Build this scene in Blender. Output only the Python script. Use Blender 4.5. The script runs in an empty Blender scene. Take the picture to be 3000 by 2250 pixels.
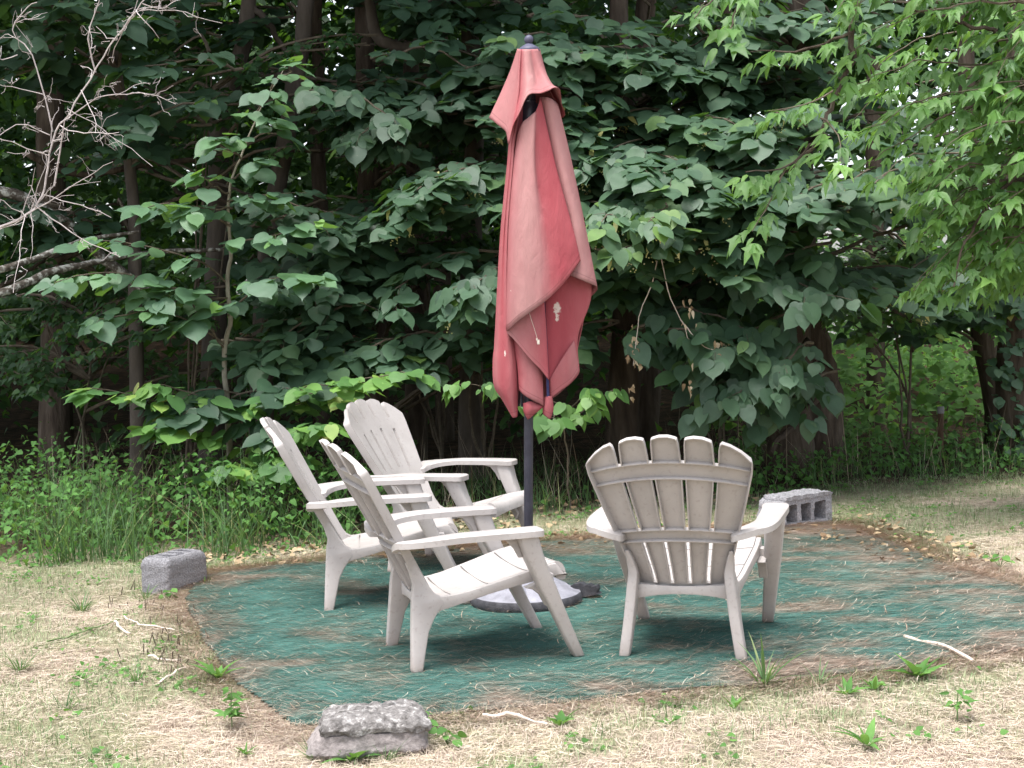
import bpy, bmesh, math, random
import numpy as np
from mathutils import Vector, Matrix

# ------------------------------------------------------------------ camera, sky, sun, exposure
S = bpy.context.scene
COL = S.collection
rng = np.random.default_rng(7)
random.seed(7)

CF, CH, CP, CR = 4310.38441, 1.5151503, 0.05996326, 0.03859021   # focal in px of a 3000 px wide frame, height, pitch, roll
cam = bpy.data.cameras.new('camera')
cam.sensor_width = 36.0
cam.lens = 36.0 * CF / 3000.0
cam.clip_start = 0.05
cam.clip_end = 400.0
camo = bpy.data.objects.new('camera', cam)
COL.objects.link(camo)
cp, sp, cr, sr = math.cos(CP), math.sin(CP), math.cos(CR), math.sin(CR)
_right, _up, _fwd = Vector((1, 0, 0)), Vector((0, sp, cp)), Vector((0, cp, -sp))
_r2 = _right * cr - _up * sr
_u2 = _right * sr + _up * cr
_m = Matrix((_r2, _u2, -_fwd)).transposed().to_4x4()
_m.translation = Vector((0, 0, CH))
camo.matrix_world = _m
S.camera = camo

SUN_EL, SUN_AZ = 72.0, -140.0       # elevation, direction the light comes from (degrees from +y, clockwise)
w = bpy.data.worlds.new('World')
S.world = w
w.use_nodes = True
nt = w.node_tree
nt.nodes.clear()
sky = nt.nodes.new('ShaderNodeTexSky')
sky.sky_type = 'NISHITA'
sky.sun_disc = False
sky.sun_elevation = math.radians(SUN_EL)
sky.sun_rotation = math.radians(SUN_AZ)
sky.air_density = 1.0
sky.dust_density = 3.0
hs = nt.nodes.new('ShaderNodeHueSaturation')
hs.inputs['Saturation'].default_value = 0.38
bg = nt.nodes.new('ShaderNodeBackground')
bg.inputs['Strength'].default_value = 0.145
wo = nt.nodes.new('ShaderNodeOutputWorld')
nt.links.new(sky.outputs[0], hs.inputs['Color'])
nt.links.new(hs.outputs[0], bg.inputs['Color'])
nt.links.new(bg.outputs[0], wo.inputs['Surface'])

sl = bpy.data.lights.new('sun', 'SUN')
sl.energy = 2.0
sl.angle = math.radians(28)
sl.color = (1.0, 0.97, 0.93)
so = bpy.data.objects.new('sun', sl)
COL.objects.link(so)
_e, _a = math.radians(SUN_EL), math.radians(SUN_AZ)
_dir = Vector((math.sin(_a) * math.cos(_e), math.cos(_a) * math.cos(_e), math.sin(_e)))
so.rotation_euler = _dir.to_track_quat('Z', 'Y').to_euler()

S.view_settings.view_transform = 'Standard'
S.view_settings.look = 'None'
S.view_settings.exposure = 1.55
S.view_settings.gamma = 1.0
S.cycles.use_denoising = True
S.cycles.sample_clamp_indirect = 4.0
S.cycles.max_bounces = 8
S.cycles.diffuse_bounces = 3
S.cycles.glossy_bounces = 2
S.cycles.transmission_bounces = 4
S.cycles.transparent_max_bounces = 4
S.cycles.caustics_reflective = False
S.cycles.caustics_refractive = False

# ------------------------------------------------------------------ helpers
def ray(u, v):
    a, b = (u - 1500) / CF, -(v - 1125) / CF
    x, z = a * cr + b * sr, -a * sr + b * cr
    return np.array([x, cp + sp * z, -sp + cp * z])

def F(u, v, Y):                      # full-size picture point -> world at distance Y
    r = ray(u, v)
    t = Y / r[1]
    return np.array([0, 0, CH]) + r * t

K = 3000 / 2212
def Q(u, v, Y):                      # the same for points read from a 2212 px wide view
    return F(u * K, v * K, Y)

def G(u, v, z=0.0):                  # full-size picture point -> ground
    r = ray(u, v)
    t = (z - CH) / r[2]
    return np.array([r[0] * t, r[1] * t, z])

def vnoise(x, y, s=1.0, seed=0):     # smooth value noise 0..1
    x, y = np.asarray(x) / s, np.asarray(y) / s
    xi, yi = np.floor(x).astype(int), np.floor(y).astype(int)
    fx, fy = x - xi, y - yi
    fx, fy = fx * fx * (3 - 2 * fx), fy * fy * (3 - 2 * fy)
    def h(i, j):
        n = (i * 374761393 + j * 668265263 + seed * 1442695041) & 0x7fffffff
        n = ((n ^ (n >> 13)) * 1274126177) & 0x7fffffff
        return ((n ^ (n >> 16)) & 0xffff) / 65535.0
    return (h(xi, yi) * (1 - fx) + h(xi + 1, yi) * fx) * (1 - fy) + (h(xi, yi + 1) * (1 - fx) + h(xi + 1, yi + 1) * fx) * fy

def link(o, parent=None):
    COL.objects.link(o)
    if parent is not None:
        o.parent = parent
    return o

def tag(o, label=None, cat=None, group=None, kind=None):
    if label: o['label'] = label
    if cat: o['category'] = cat
    if group: o['group'] = group
    if kind: o['kind'] = kind
    return o

def empty(name, label, cat, loc=(0, 0, 0), group=None):
    o = bpy.data.objects.new(name, None)
    o.empty_display_size = 0.1
    o.location = loc
    link(o)
    return tag(o, label, cat, group)

def np_mesh(name, V, faces, mat, parent=None, rnd=None, smooth=False, attrs=None):
    """V (n,3); faces: list of int arrays (m,k)"""
    me = bpy.data.meshes.new(name)
    V = np.ascontiguousarray(V, dtype=np.float32)
    if parent is not None and tuple(parent.location) != (0, 0, 0):
        V = V - np.array(parent.location, dtype=np.float32)
    me.vertices.add(len(V))
    me.vertices.foreach_set('co', V.ravel())
    faces = [np.asarray(f, dtype=np.int32) for f in faces if len(f)]
    nl = sum(f.size for f in faces)
    nf = sum(len(f) for f in faces)
    me.loops.add(nl)
    me.loops.foreach_set('vertex_index', np.concatenate([f.ravel() for f in faces]))
    me.polygons.add(nf)
    sizes = np.concatenate([np.full(len(f), f.shape[1], dtype=np.int32) for f in faces])
    starts = np.concatenate([[0], np.cumsum(sizes)[:-1]]).astype(np.int32)
    me.polygons.foreach_set('loop_start', starts)
    me.polygons.foreach_set('loop_total', sizes)
    if smooth:
        me.polygons.foreach_set('use_smooth', np.ones(nf, dtype=bool))
    me.update(calc_edges=True)
    if rnd is not None:
        at = me.attributes.new('rnd', 'FLOAT', 'FACE')
        at.data.foreach_set('value', np.asarray(rnd, dtype=np.float32))
    for an, av in (attrs or {}).items():
        at = me.attributes.new(an, 'FLOAT', 'POINT')
        at.data.foreach_set('value', np.asarray(av, dtype=np.float32))
    me.materials.append(mat)
    o = bpy.data.objects.new(name, me)
    return link(o, parent)

class MB:
    """collects quads/polys with numpy-free lists"""
    def __init__(s): s.v = []; s.f = []
    def add(s, vs, fs):
        b = len(s.v)
        s.v += [tuple(map(float, p)) for p in vs]
        s.f += [tuple(b + i for i in f) for f in fs]
    def tube(s, pts, radii, n=7, cap=True, jit=0.0):
        pts = np.asarray(pts, float)
        m = len(pts)
        radii = np.interp(np.linspace(0, 1, m), np.linspace(0, 1, len(radii)), radii)
        tg = np.gradient(pts, axis=0)
        tg /= np.linalg.norm(tg, axis=1)[:, None] + 1e-9
        ref = np.array([0.31, 0.95, 0.05]) if abs(tg[0][2]) > 0.6 else np.array([0, 0, 1.0])
        vs = []
        for i in range(m):
            a = np.cross(ref, tg[i]); a /= np.linalg.norm(a) + 1e-9
            b = np.cross(tg[i], a)
            ref = b if False else ref
            for k in range(n):
                t = 2 * math.pi * k / n
                r = radii[i] * (1 + jit * (random.random() - .5))
                vs.append(pts[i] + r * (math.cos(t) * a + math.sin(t) * b))
        fs = [(i * n + k, i * n + (k + 1) % n, (i + 1) * n + (k + 1) % n, (i + 1) * n + k) for i in range(m - 1) for k in range(n)]
        if cap:
            fs += [tuple(range(n))[::-1], tuple((m - 1) * n + k for k in range(n))]
        s.add(vs, fs)
    def box(s, c, sx, sy, sz, R=None):
        vs = [np.array([x, y, z]) for x in (-sx / 2, sx / 2) for y in (-sy / 2, sy / 2) for z in (-sz / 2, sz / 2)]
        if R is not None: vs = [R @ v for v in vs]
        vs = [v + np.asarray(c) for v in vs]
        s.add(vs, [(0, 1, 3, 2), (4, 6, 7, 5), (0, 4, 5, 1), (2, 3, 7, 6), (0, 2, 6, 4), (1, 5, 7, 3)])
    def loft(s, rings, cap=True):
        n = len(rings[0]); vs = [p for r in rings for p in r]; m = len(rings)
        fs = [(i * n + k, i * n + (k + 1) % n, (i + 1) * n + (k + 1) % n, (i + 1) * n + k) for i in range(m - 1) for k in range(n)]
        if cap: fs += [tuple(range(n))[::-1], tuple((m - 1) * n + k for k in range(n))]
        s.add(vs, fs)
    def prism(s, poly, a, b):
        """poly: list of 3D fn results; a,b: extrude vectors"""
        n = len(poly); P = [np.asarray(p, float) for p in poly]
        vs = [p + a for p in P] + [p + b for p in P]
        fs = [tuple(range(n))[::-1], tuple(range(n, 2 * n))] + [(k, (k + 1) % n, n + (k + 1) % n, n + k) for k in range(n)]
        s.add(vs, fs)
    def build(s, name, mat, parent=None, bevel=0, smooth=None, world=False, segs=2):
        me = bpy.data.meshes.new(name)
        V = s.v
        if world and parent is not None:
            L = parent.location
            V = [(x - L.x, y - L.y, z - L.z) for x, y, z in V]
        me.from_pydata(V, [], s.f)
        bm = bmesh.new(); bm.from_mesh(me)
        bmesh.ops.recalc_face_normals(bm, faces=bm.faces)
        bm.to_mesh(me); bm.free()
        me.materials.append(mat)
        if smooth is not None:
            me.polygons.foreach_set('use_smooth', [True] * len(me.polygons))
            me.set_sharp_from_angle(angle=math.radians(smooth))
        o = bpy.data.objects.new(name, me)
        if bevel:
            m = o.modifiers.new('bevel', 'BEVEL'); m.width = bevel; m.segments = segs; m.limit_method = 'ANGLE'; m.angle_limit = math.radians(35)
        return link(o, parent)

def catmull(P, n):
    P = np.asarray(P, float)
    m = len(P)
    if m < 3:
        t = np.linspace(0, 1, n)[:, None]
        return P[0] * (1 - t) + P[-1] * t
    A = np.vstack([2 * P[0] - P[1], P, 2 * P[-1] - P[-2]])
    ts = np.linspace(0, m - 1 - 1e-6, n)
    i = ts.astype(int); f = (ts - i)[:, None]
    p0, p1, p2, p3 = A[i], A[i + 1], A[i + 2], A[i + 3]
    return .5 * (2 * p1 + (p2 - p0) * f + (2 * p0 - 5 * p1 + 4 * p2 - p3) * f * f + (3 * p1 - p0 - 3 * p2 + p3) * f ** 3)

def wob(P, n, amp):
    C = catmull(P, n)
    d = np.cumsum(rng.normal(0, amp, C.shape), axis=0)
    d -= np.linspace(0, 1, n)[:, None] * d[-1]
    return C + d

# ------------------------------------------------------------------ materials
def new_mat(name):
    m = bpy.data.materials.new(name); m.use_nodes = True
    n = m.node_tree.nodes
    return m, n, m.node_tree.links, n['Principled BSDF']

def ramp(n, stops):
    r = n.new('ShaderNodeValToRGB')
    e = r.color_ramp.elements
    while len(e) > 1: e.remove(e[-1])
    e[0].position, e[0].color = stops[0][0], (*stops[0][1], 1)
    for p, c in stops[1:]:
        x = e.new(p); x.color = (*c, 1)
    return r

def noise(n, l, scale, detail=4, rough=.55, stretch=None, coord='Object', dist=0.0):
    tc = n.new('ShaderNodeTexCoord'); tx = n.new('ShaderNodeTexNoise')
    tx.inputs['Scale'].default_value = scale; tx.inputs['Detail'].default_value = detail; tx.inputs['Roughness'].default_value = rough
    tx.inputs['Distortion'].default_value = dist
    if stretch:
        mp = n.new('ShaderNodeMapping'); mp.inputs['Scale'].default_value = stretch
        l.new(tc.outputs[coord], mp.inputs['Vector']); l.new(mp.outputs[0], tx.inputs['Vector'])
    else:
        l.new(tc.outputs[coord], tx.inputs['Vector'])
    return tx

def bump(n, l, src, bsdf, strength, dist=.01):
    b = n.new('ShaderNodeBump'); b.inputs['Strength'].default_value = strength; b.inputs['Distance'].default_value = dist
    l.new(src, b.inputs['Height']); l.new(b.outputs[0], bsdf.inputs['Normal'])

def noise_mat(name, stops, scale=6, rough=.8, bstr=.3, bscale=None, stretch=None, bdist=.01, spec=.3, detail=5, dist=0):
    m, n, l, b = new_mat(name)
    tx = noise(n, l, scale, detail, stretch=stretch, dist=dist)
    r = ramp(n, stops); l.new(tx.outputs[0], r.inputs[0]); l.new(r.outputs[0], b.inputs['Base Color'])
    b.inputs['Roughness'].default_value = rough; b.inputs['Specular IOR Level'].default_value = spec
    t2 = noise(n, l, bscale or scale * 6, 4, stretch=stretch)
    bump(n, l, t2.outputs[0], b, bstr, bdist)
    return m

def leaf_mat(name, stops, trans=(.12, .26, .03), tmix=.3, rough=.55, spec=.5):
    m, n, l, b = new_mat(name)
    at = n.new('ShaderNodeAttribute'); at.attribute_name = 'rnd'
    r = ramp(n, stops); l.new(at.outputs['Fac'], r.inputs[0])
    tx = noise(n, l, 9, 3)
    mx = n.new('ShaderNodeMix'); mx.data_type = 'RGBA'; mx.blend_type = 'MULTIPLY'
    r2 = ramp(n, [(.3, (.72, .75, .72)), (.7, (1.15, 1.12, 1.1))]); l.new(tx.outputs[0], r2.inputs[0])
    mx.inputs[0].default_value = 1
    l.new(r.outputs[0], mx.inputs[6]); l.new(r2.outputs[0], mx.inputs[7])
    ts = noise(n, l, 60, 3, .7); rs = ramp(n, [(.66, (0, 0, 0)), (.72, (1, 1, 1))]); l.new(ts.outputs[0], rs.inputs[0])   # leaf spots and chewed brown flecks
    m3 = n.new('ShaderNodeMix'); m3.data_type = 'RGBA'; l.new(rs.outputs[0], m3.inputs[0]); l.new(mx.outputs[2], m3.inputs[6]); m3.inputs[7].default_value = (.17, .17, .10, 1)
    l.new(m3.outputs[2], b.inputs['Base Color'])
    b.inputs['Roughness'].default_value = rough; b.inputs['Specular IOR Level'].default_value = spec
    tr = n.new('ShaderNodeBsdfTranslucent'); tr.inputs[0].default_value = (*trans, 1)
    ms = n.new('ShaderNodeMixShader'); ms.inputs[0].default_value = tmix
    l.new(b.outputs[0], ms.inputs[1]); l.new(tr.outputs[0], ms.inputs[2])
    l.new(ms.outputs[0], n['Material Output'].inputs['Surface'])
    return m

def attr_mat(name, stops, rough=.8, spec=.2):
    m, n, l, b = new_mat(name)
    at = n.new('ShaderNodeAttribute'); at.attribute_name = 'rnd'
    r = ramp(n, stops); l.new(at.outputs['Fac'], r.inputs[0]); l.new(r.outputs[0], b.inputs['Base Color'])
    b.inputs['Roughness'].default_value = rough; b.inputs['Specular IOR Level'].default_value = spec
    return m

M = {}
M['linden'] = leaf_mat('linden_leaf', [(0, (.036, .078, .048)), (.35, (.050, .105, .062)), (.7, (.068, .132, .074)), (.9, (.088, .168, .068)), (1, (.13, .23, .055))], tmix=.26)
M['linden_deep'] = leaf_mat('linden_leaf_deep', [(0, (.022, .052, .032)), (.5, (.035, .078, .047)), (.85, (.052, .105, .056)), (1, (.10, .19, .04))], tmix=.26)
M['linden_young'] = leaf_mat('linden_leaf_young', [(0, (.05, .13, .045)), (.45, (.08, .19, .05)), (.8, (.14, .28, .06)), (.95, (.24, .36, .08)), (1, (.42, .42, .14))], trans=(.22, .4, .06), tmix=.35)
M['boxelder'] = leaf_mat('boxelder_leaf', [(0, (.055, .13, .045)), (.5, (.09, .20, .05)), (.85, (.12, .26, .06)), (1, (.17, .32, .08))], trans=(.25, .45, .07), tmix=.4)
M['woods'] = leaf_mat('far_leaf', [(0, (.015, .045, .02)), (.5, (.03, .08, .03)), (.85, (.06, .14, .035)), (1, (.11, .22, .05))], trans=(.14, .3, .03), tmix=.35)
M['weed'] = leaf_mat('weed_leaf', [(0, (.05, .13, .035)), (.5, (.085, .2, .05)), (1, (.14, .28, .08))], trans=(.2, .38, .06), tmix=.3, rough=.65, spec=.2)
M['tallgrass'] = leaf_mat('tall_grass', [(0, (.04, .085, .035)), (.5, (.075, .145, .06)), (.85, (.11, .20, .09)), (1, (.3, .28, .14))], trans=(.18, .32, .07), tmix=.3, rough=.6, spec=.25)
M['lawnblade'] = attr_mat('lawn_blade', [(0, (.38, .30, .235)), (.3, (.52, .44, .37)), (.52, (.46, .40, .28)), (.62, (.33, .34, .21)), (.8, (.23, .29, .155)), (1, (.19, .28, .13))], .75, .25)
M['needle'] = attr_mat('pine_needle', [(0, (.42, .275, .205)), (.35, (.52, .37, .285)), (.7, (.58, .46, .37)), (1, (.64, .57, .48))], .7, .3)
M['deadleaf'] = attr_mat('dead_leaf', [(0, (.18, .12, .07)), (.5, (.34, .26, .16)), (1, (.5, .42, .3))], .85, .2)
M['bract'] = attr_mat('linden_flower', [(0, (.35, .38, .15)), (.6, (.5, .5, .22)), (1, (.62, .6, .4))], .7, .2)
M['bark'] = noise_mat('bark_dark', [(.3, (.035, .026, .02)), (.55, (.075, .058, .045)), (.75, (.12, .098, .08))], 14, .9, .9, 30, (1, 1, .18), .02, .15)
M['barkgrey'] = noise_mat('bark_grey', [(.3, (.06, .05, .042)), (.6, (.105, .088, .075)), (.8, (.16, .138, .12))], 10, .9, .6, 40, (1, 1, .3), .008, .15)
M['barkpale'] = noise_mat('bark_pale', [(.3, (.17, .155, .12)), (.6, (.26, .24, .19)), (.8, (.34, .32, .26))], 14, .85, .4, 60, None, .004, .2)
M['twig'] = noise_mat('twig_bark', [(.3, (.07, .055, .04)), (.7, (.14, .115, .085))], 25, .85, .3)
M['deadwood'] = noise_mat('dead_twig', [(.3, (.30, .265, .26)), (.7, (.50, .45, .44))], 30, .8, .3)
M['lichen'] = noise_mat('lichen_bark', [(.35, (.06, .05, .04)), (.5, (.12, .105, .09)), (.58, (.36, .36, .33)), (.75, (.5, .5, .46))], 26, .9, .6, 60, None, .006, .15, 6)
M['stick'] = noise_mat('dry_stick', [(.3, (.42, .35, .29)), (.7, (.62, .55, .48))], 40, .8, .4)
M['stalk'] = attr_mat('dry_stalk', [(0, (.16, .12, .085)), (.6, (.32, .26, .19)), (1, (.5, .44, .34))])
M['greenstem'] = noise_mat('green_stem', [(.3, (.10, .16, .06)), (.7, (.17, .22, .10))], 20, .7, .2)

def resin_mat():
    m, n, l, b = new_mat('weathered_resin')
    tx = noise(n, l, 5, 6)
    r = ramp(n, [(.3, (.335, .312, .303)), (.55, (.385, .36, .35)), (.75, (.42, .396, .386))]); l.new(tx.outputs[0], r.inputs[0])
    t2 = noise(n, l, 55, 4)
    r2 = ramp(n, [(.32, (.72, .69, .66)), (.42, (1, 1, 1))]); l.new(t2.outputs[0], r2.inputs[0])
    mx = n.new('ShaderNodeMix'); mx.data_type = 'RGBA'; mx.blend_type = 'MULTIPLY'; mx.inputs[0].default_value = .5
    l.new(r.outputs[0], mx.inputs[6]); l.new(r2.outputs[0], mx.inputs[7])
    # greenish grime blotches, mud on the feet (object space: the origin is on the ground)
    tc = n.new('ShaderNodeTexCoord'); sp_ = n.new('ShaderNodeSeparateXYZ'); l.new(tc.outputs['Object'], sp_.inputs[0])
    oi = n.new('ShaderNodeObjectInfo')
    t6 = noise(n, l, 3.2, 6, .65)
    av = n.new('ShaderNodeMath'); av.operation = 'MULTIPLY_ADD'; av.inputs[1].default_value = .18; av.inputs[2].default_value = -.09; l.new(oi.outputs['Random'], av.inputs[0])
    ad6 = n.new('ShaderNodeMath'); ad6.operation = 'ADD'; l.new(t6.outputs[0], ad6.inputs[0]); l.new(av.outputs[0], ad6.inputs[1])
    r6 = ramp(n, [(.5, (0, 0, 0)), (.75, (.55, .55, .55))]); l.new(ad6.outputs[0], r6.inputs[0])
    g6 = n.new('ShaderNodeMix'); g6.data_type = 'RGBA'; l.new(r6.outputs[0], g6.inputs[0]); l.new(mx.outputs[2], g6.inputs[6]); g6.inputs[7].default_value = (.29, .27, .25, 1)
    mr = n.new('ShaderNodeMapRange'); mr.inputs[1].default_value = .07; mr.inputs[2].default_value = .0; mr.inputs[3].default_value = 0; mr.inputs[4].default_value = .75; l.new(sp_.outputs[2], mr.inputs[0])
    mm6 = n.new('ShaderNodeMath'); mm6.operation = 'MULTIPLY'; l.new(mr.outputs[0], mm6.inputs[0]); l.new(t6.outputs[0], mm6.inputs[1])
    g7 = n.new('ShaderNodeMix'); g7.data_type = 'RGBA'; l.new(mm6.outputs[0], g7.inputs[0]); l.new(g6.outputs[2], g7.inputs[6]); g7.inputs[7].default_value = (.16, .12, .09, 1)
    l.new(g7.outputs[2], b.inputs['Base Color'])
    b.inputs['Roughness'].default_value = .5; b.inputs['Specular IOR Level'].default_value = .4
    t3 = noise(n, l, 120, 3, stretch=(1, 1, 1)); bump(n, l, t3.outputs[0], b, .12, .002)
    return m
M['resin'] = resin_mat()

def canopy_mat():
    m, n, l, b = new_mat('faded_red_canvas')
    at = n.new('ShaderNodeAttribute'); at.attribute_name = 'fade'
    tx = noise(n, l, 8, 7, .65, stretch=(1, 1, .3))
    ma = n.new('ShaderNodeMath'); ma.operation = 'MULTIPLY_ADD'; ma.inputs[1].default_value = .6; ma.inputs[2].default_value = -.19
    l.new(tx.outputs[0], ma.inputs[0])
    ad = n.new('ShaderNodeMath'); ad.operation = 'ADD'; l.new(at.outputs['Fac'], ad.inputs[0]); l.new(ma.outputs[0], ad.inputs[1])
    r = ramp(n, [(0, (.31, .050, .066)), (.35, (.34, .088, .10)), (.75, (.36, .16, .163)), (1, (.39, .205, .20))]); l.new(ad.outputs[0], r.inputs[0])
    # dirt specks and bird-dropping stains (real marks on the cloth)
    st = n.new('ShaderNodeAttribute'); st.attribute_name = 'stain'
    t2 = noise(n, l, 70, 4)
    mu = n.new('ShaderNodeMath'); mu.operation = 'MULTIPLY'; l.new(st.outputs['Fac'], mu.inputs[0]); l.new(t2.outputs[0], mu.inputs[1])
    rr = ramp(n, [(.30, (0, 0, 0)), (.42, (1, 1, 1))]); l.new(mu.outputs[0], rr.inputs[0])
    mx = n.new('ShaderNodeMix'); mx.data_type = 'RGBA'; l.new(rr.outputs[0], mx.inputs[0]); l.new(r.outputs[0], mx.inputs[6]); mx.inputs[7].default_value = (.62, .52, .47, 1)
    dt = n.new('ShaderNodeAttribute'); dt.attribute_name = 'dirt'
    t4 = noise(n, l, 45, 5)
    mu2 = n.new('ShaderNodeMath'); mu2.operation = 'MULTIPLY'; l.new(dt.outputs['Fac'], mu2.inputs[0]); l.new(t4.outputs[0], mu2.inputs[1])
    m2 = n.new('ShaderNodeMix'); m2.data_type = 'RGBA'; l.new(mu2.outputs[0], m2.inputs[0]); l.new(mx.outputs[2], m2.inputs[6]); m2.inputs[7].default_value = (.18, .10, .09, 1)
    hm = n.new('ShaderNodeAttribute'); hm.attribute_name = 'hemd'
    hr = ramp(n, [(.0, (.55, .5, .5)), (.018, (.8, .8, .8)), (.030, (1, 1, 1)), (.20, (1, 1, 1)), (.225, (.62, .62, .62)), (.25, (1, 1, 1))])
    hs_ = n.new('ShaderNodeMath'); hs_.operation = 'MULTIPLY'; hs_.inputs[1].default_value = 8; l.new(hm.outputs['Fac'], hs_.inputs[0]); l.new(hs_.outputs[0], hr.inputs[0])
    m4 = n.new('ShaderNodeMix'); m4.data_type = 'RGBA'; m4.blend_type = 'MULTIPLY'; m4.inputs[0].default_value = 1; l.new(m2.outputs[2], m4.inputs[6]); l.new(hr.outputs[0], m4.inputs[7])
    l.new(m4.outputs[2], b.inputs['Base Color'])
    b.inputs['Roughness'].default_value = .9; b.inputs['Specular IOR Level'].default_value = .15
    t3 = noise(n, l, 260, 2); t5 = noise(n, l, 16, 5, .6, stretch=(1, 1, .3), dist=.8)
    bb = n.new('ShaderNodeBump'); bb.inputs['Strength'].default_value = .5; bb.inputs['Distance'].default_value = .02; l.new(t5.outputs[0], bb.inputs['Height'])
    b2 = n.new('ShaderNodeBump'); b2.inputs['Strength'].default_value = .15; b2.inputs['Distance'].default_value = .001
    l.new(t3.outputs[0], b2.inputs['Height']); l.new(bb.outputs[0], b2.inputs['Normal']); l.new(b2.outputs[0], b.inputs['Normal'])
    tr = n.new('ShaderNodeBsdfTranslucent'); tr.inputs[0].default_value = (.5, .08, .1, 1)
    ms = n.new('ShaderNodeMixShader'); ms.inputs[0].default_value = .10
    l.new(b.outputs[0], ms.inputs[1]); l.new(tr.outputs[0], ms.inputs[2]); l.new(ms.outputs[0], n['Material Output'].inputs['Surface'])
    return m
M['canvas'] = canopy_mat()
M['polemetal'] = noise_mat('dark_painted_metal', [(.3, (.012, .012, .022)), (.7, (.03, .03, .045))], 18, .42, .1, spec=.5)
M['cap'] = noise_mat('navy_plastic', [(.3, (.05, .05, .085)), (.7, (.085, .085, .13))], 20, .5, .1)
M['navy'] = noise_mat('navy_strap', [(.3, (.018, .018, .06)), (.7, (.035, .035, .1))], 40, .8, .2)
M['basegrey'] = noise_mat('grey_cast_base', [(.3, (.16, .16, .185)), (.6, (.245, .245, .28)), (.8, (.31, .31, .34))], 16, .7, .4)
M['baserim'] = noise_mat('black_rim', [(.3, (.02, .02, .025)), (.7, (.07, .07, .08))], 30, .7, .5)
M['block'] = noise_mat('cinder_grey', [(.30, (.07, .07, .072)), (.40, (.17, .168, .178)), (.6, (.225, .22, .235)), (.74, (.36, .355, .37))], 95, .95, 1.0, 120, None, .006, .1, 6)
M['blockpale'] = noise_mat('cinder_pale', [(.30, (.09, .09, .095)), (.40, (.20, .198, .21)), (.6, (.27, .265, .28)), (.74, (.40, .395, .41))], 90, .95, 1.0, 120, None, .006, .1, 6)
def concrete_mat():
    m, n, l, b = new_mat('broken_concrete')
    tx = noise(n, l, 34, 9, .7, dist=.4)
    r = ramp(n, [(.3, (.045, .042, .04)), (.42, (.13, .122, .118)), (.54, (.20, .188, .183)), (.62, (.36, .35, .34)), (.75, (.48, .47, .46))])
    l.new(tx.outputs[0], r.inputs[0]); l.new(r.outputs[0], b.inputs['Base Color'])
    b.inputs['Roughness'].default_value = .95; b.inputs['Specular IOR Level'].default_value = .1
    t2 = noise(n, l, 60, 6); bump(n, l, t2.outputs[0], b, 1, .012)
    return m
M['concrete'] = concrete_mat()
M['concretelow'] = noise_mat('old_concrete_face', [(.3, (.15, .135, .13)), (.5, (.23, .205, .20)), (.7, (.30, .27, .26))], 48, .95, .9, 90, None, .006, .1, 7)
M['post'] = noise_mat('rusty_post', [(.3, (.10, .06, .04)), (.6, (.18, .11, .075)), (.8, (.25, .2, .17))], 20, .9, .5, 40, (1, 1, .2))
M['postcap'] = noise_mat('grey_post_cap', [(.3, (.22, .22, .23)), (.7, (.33, .33, .34))], 20, .7, .3)

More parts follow.
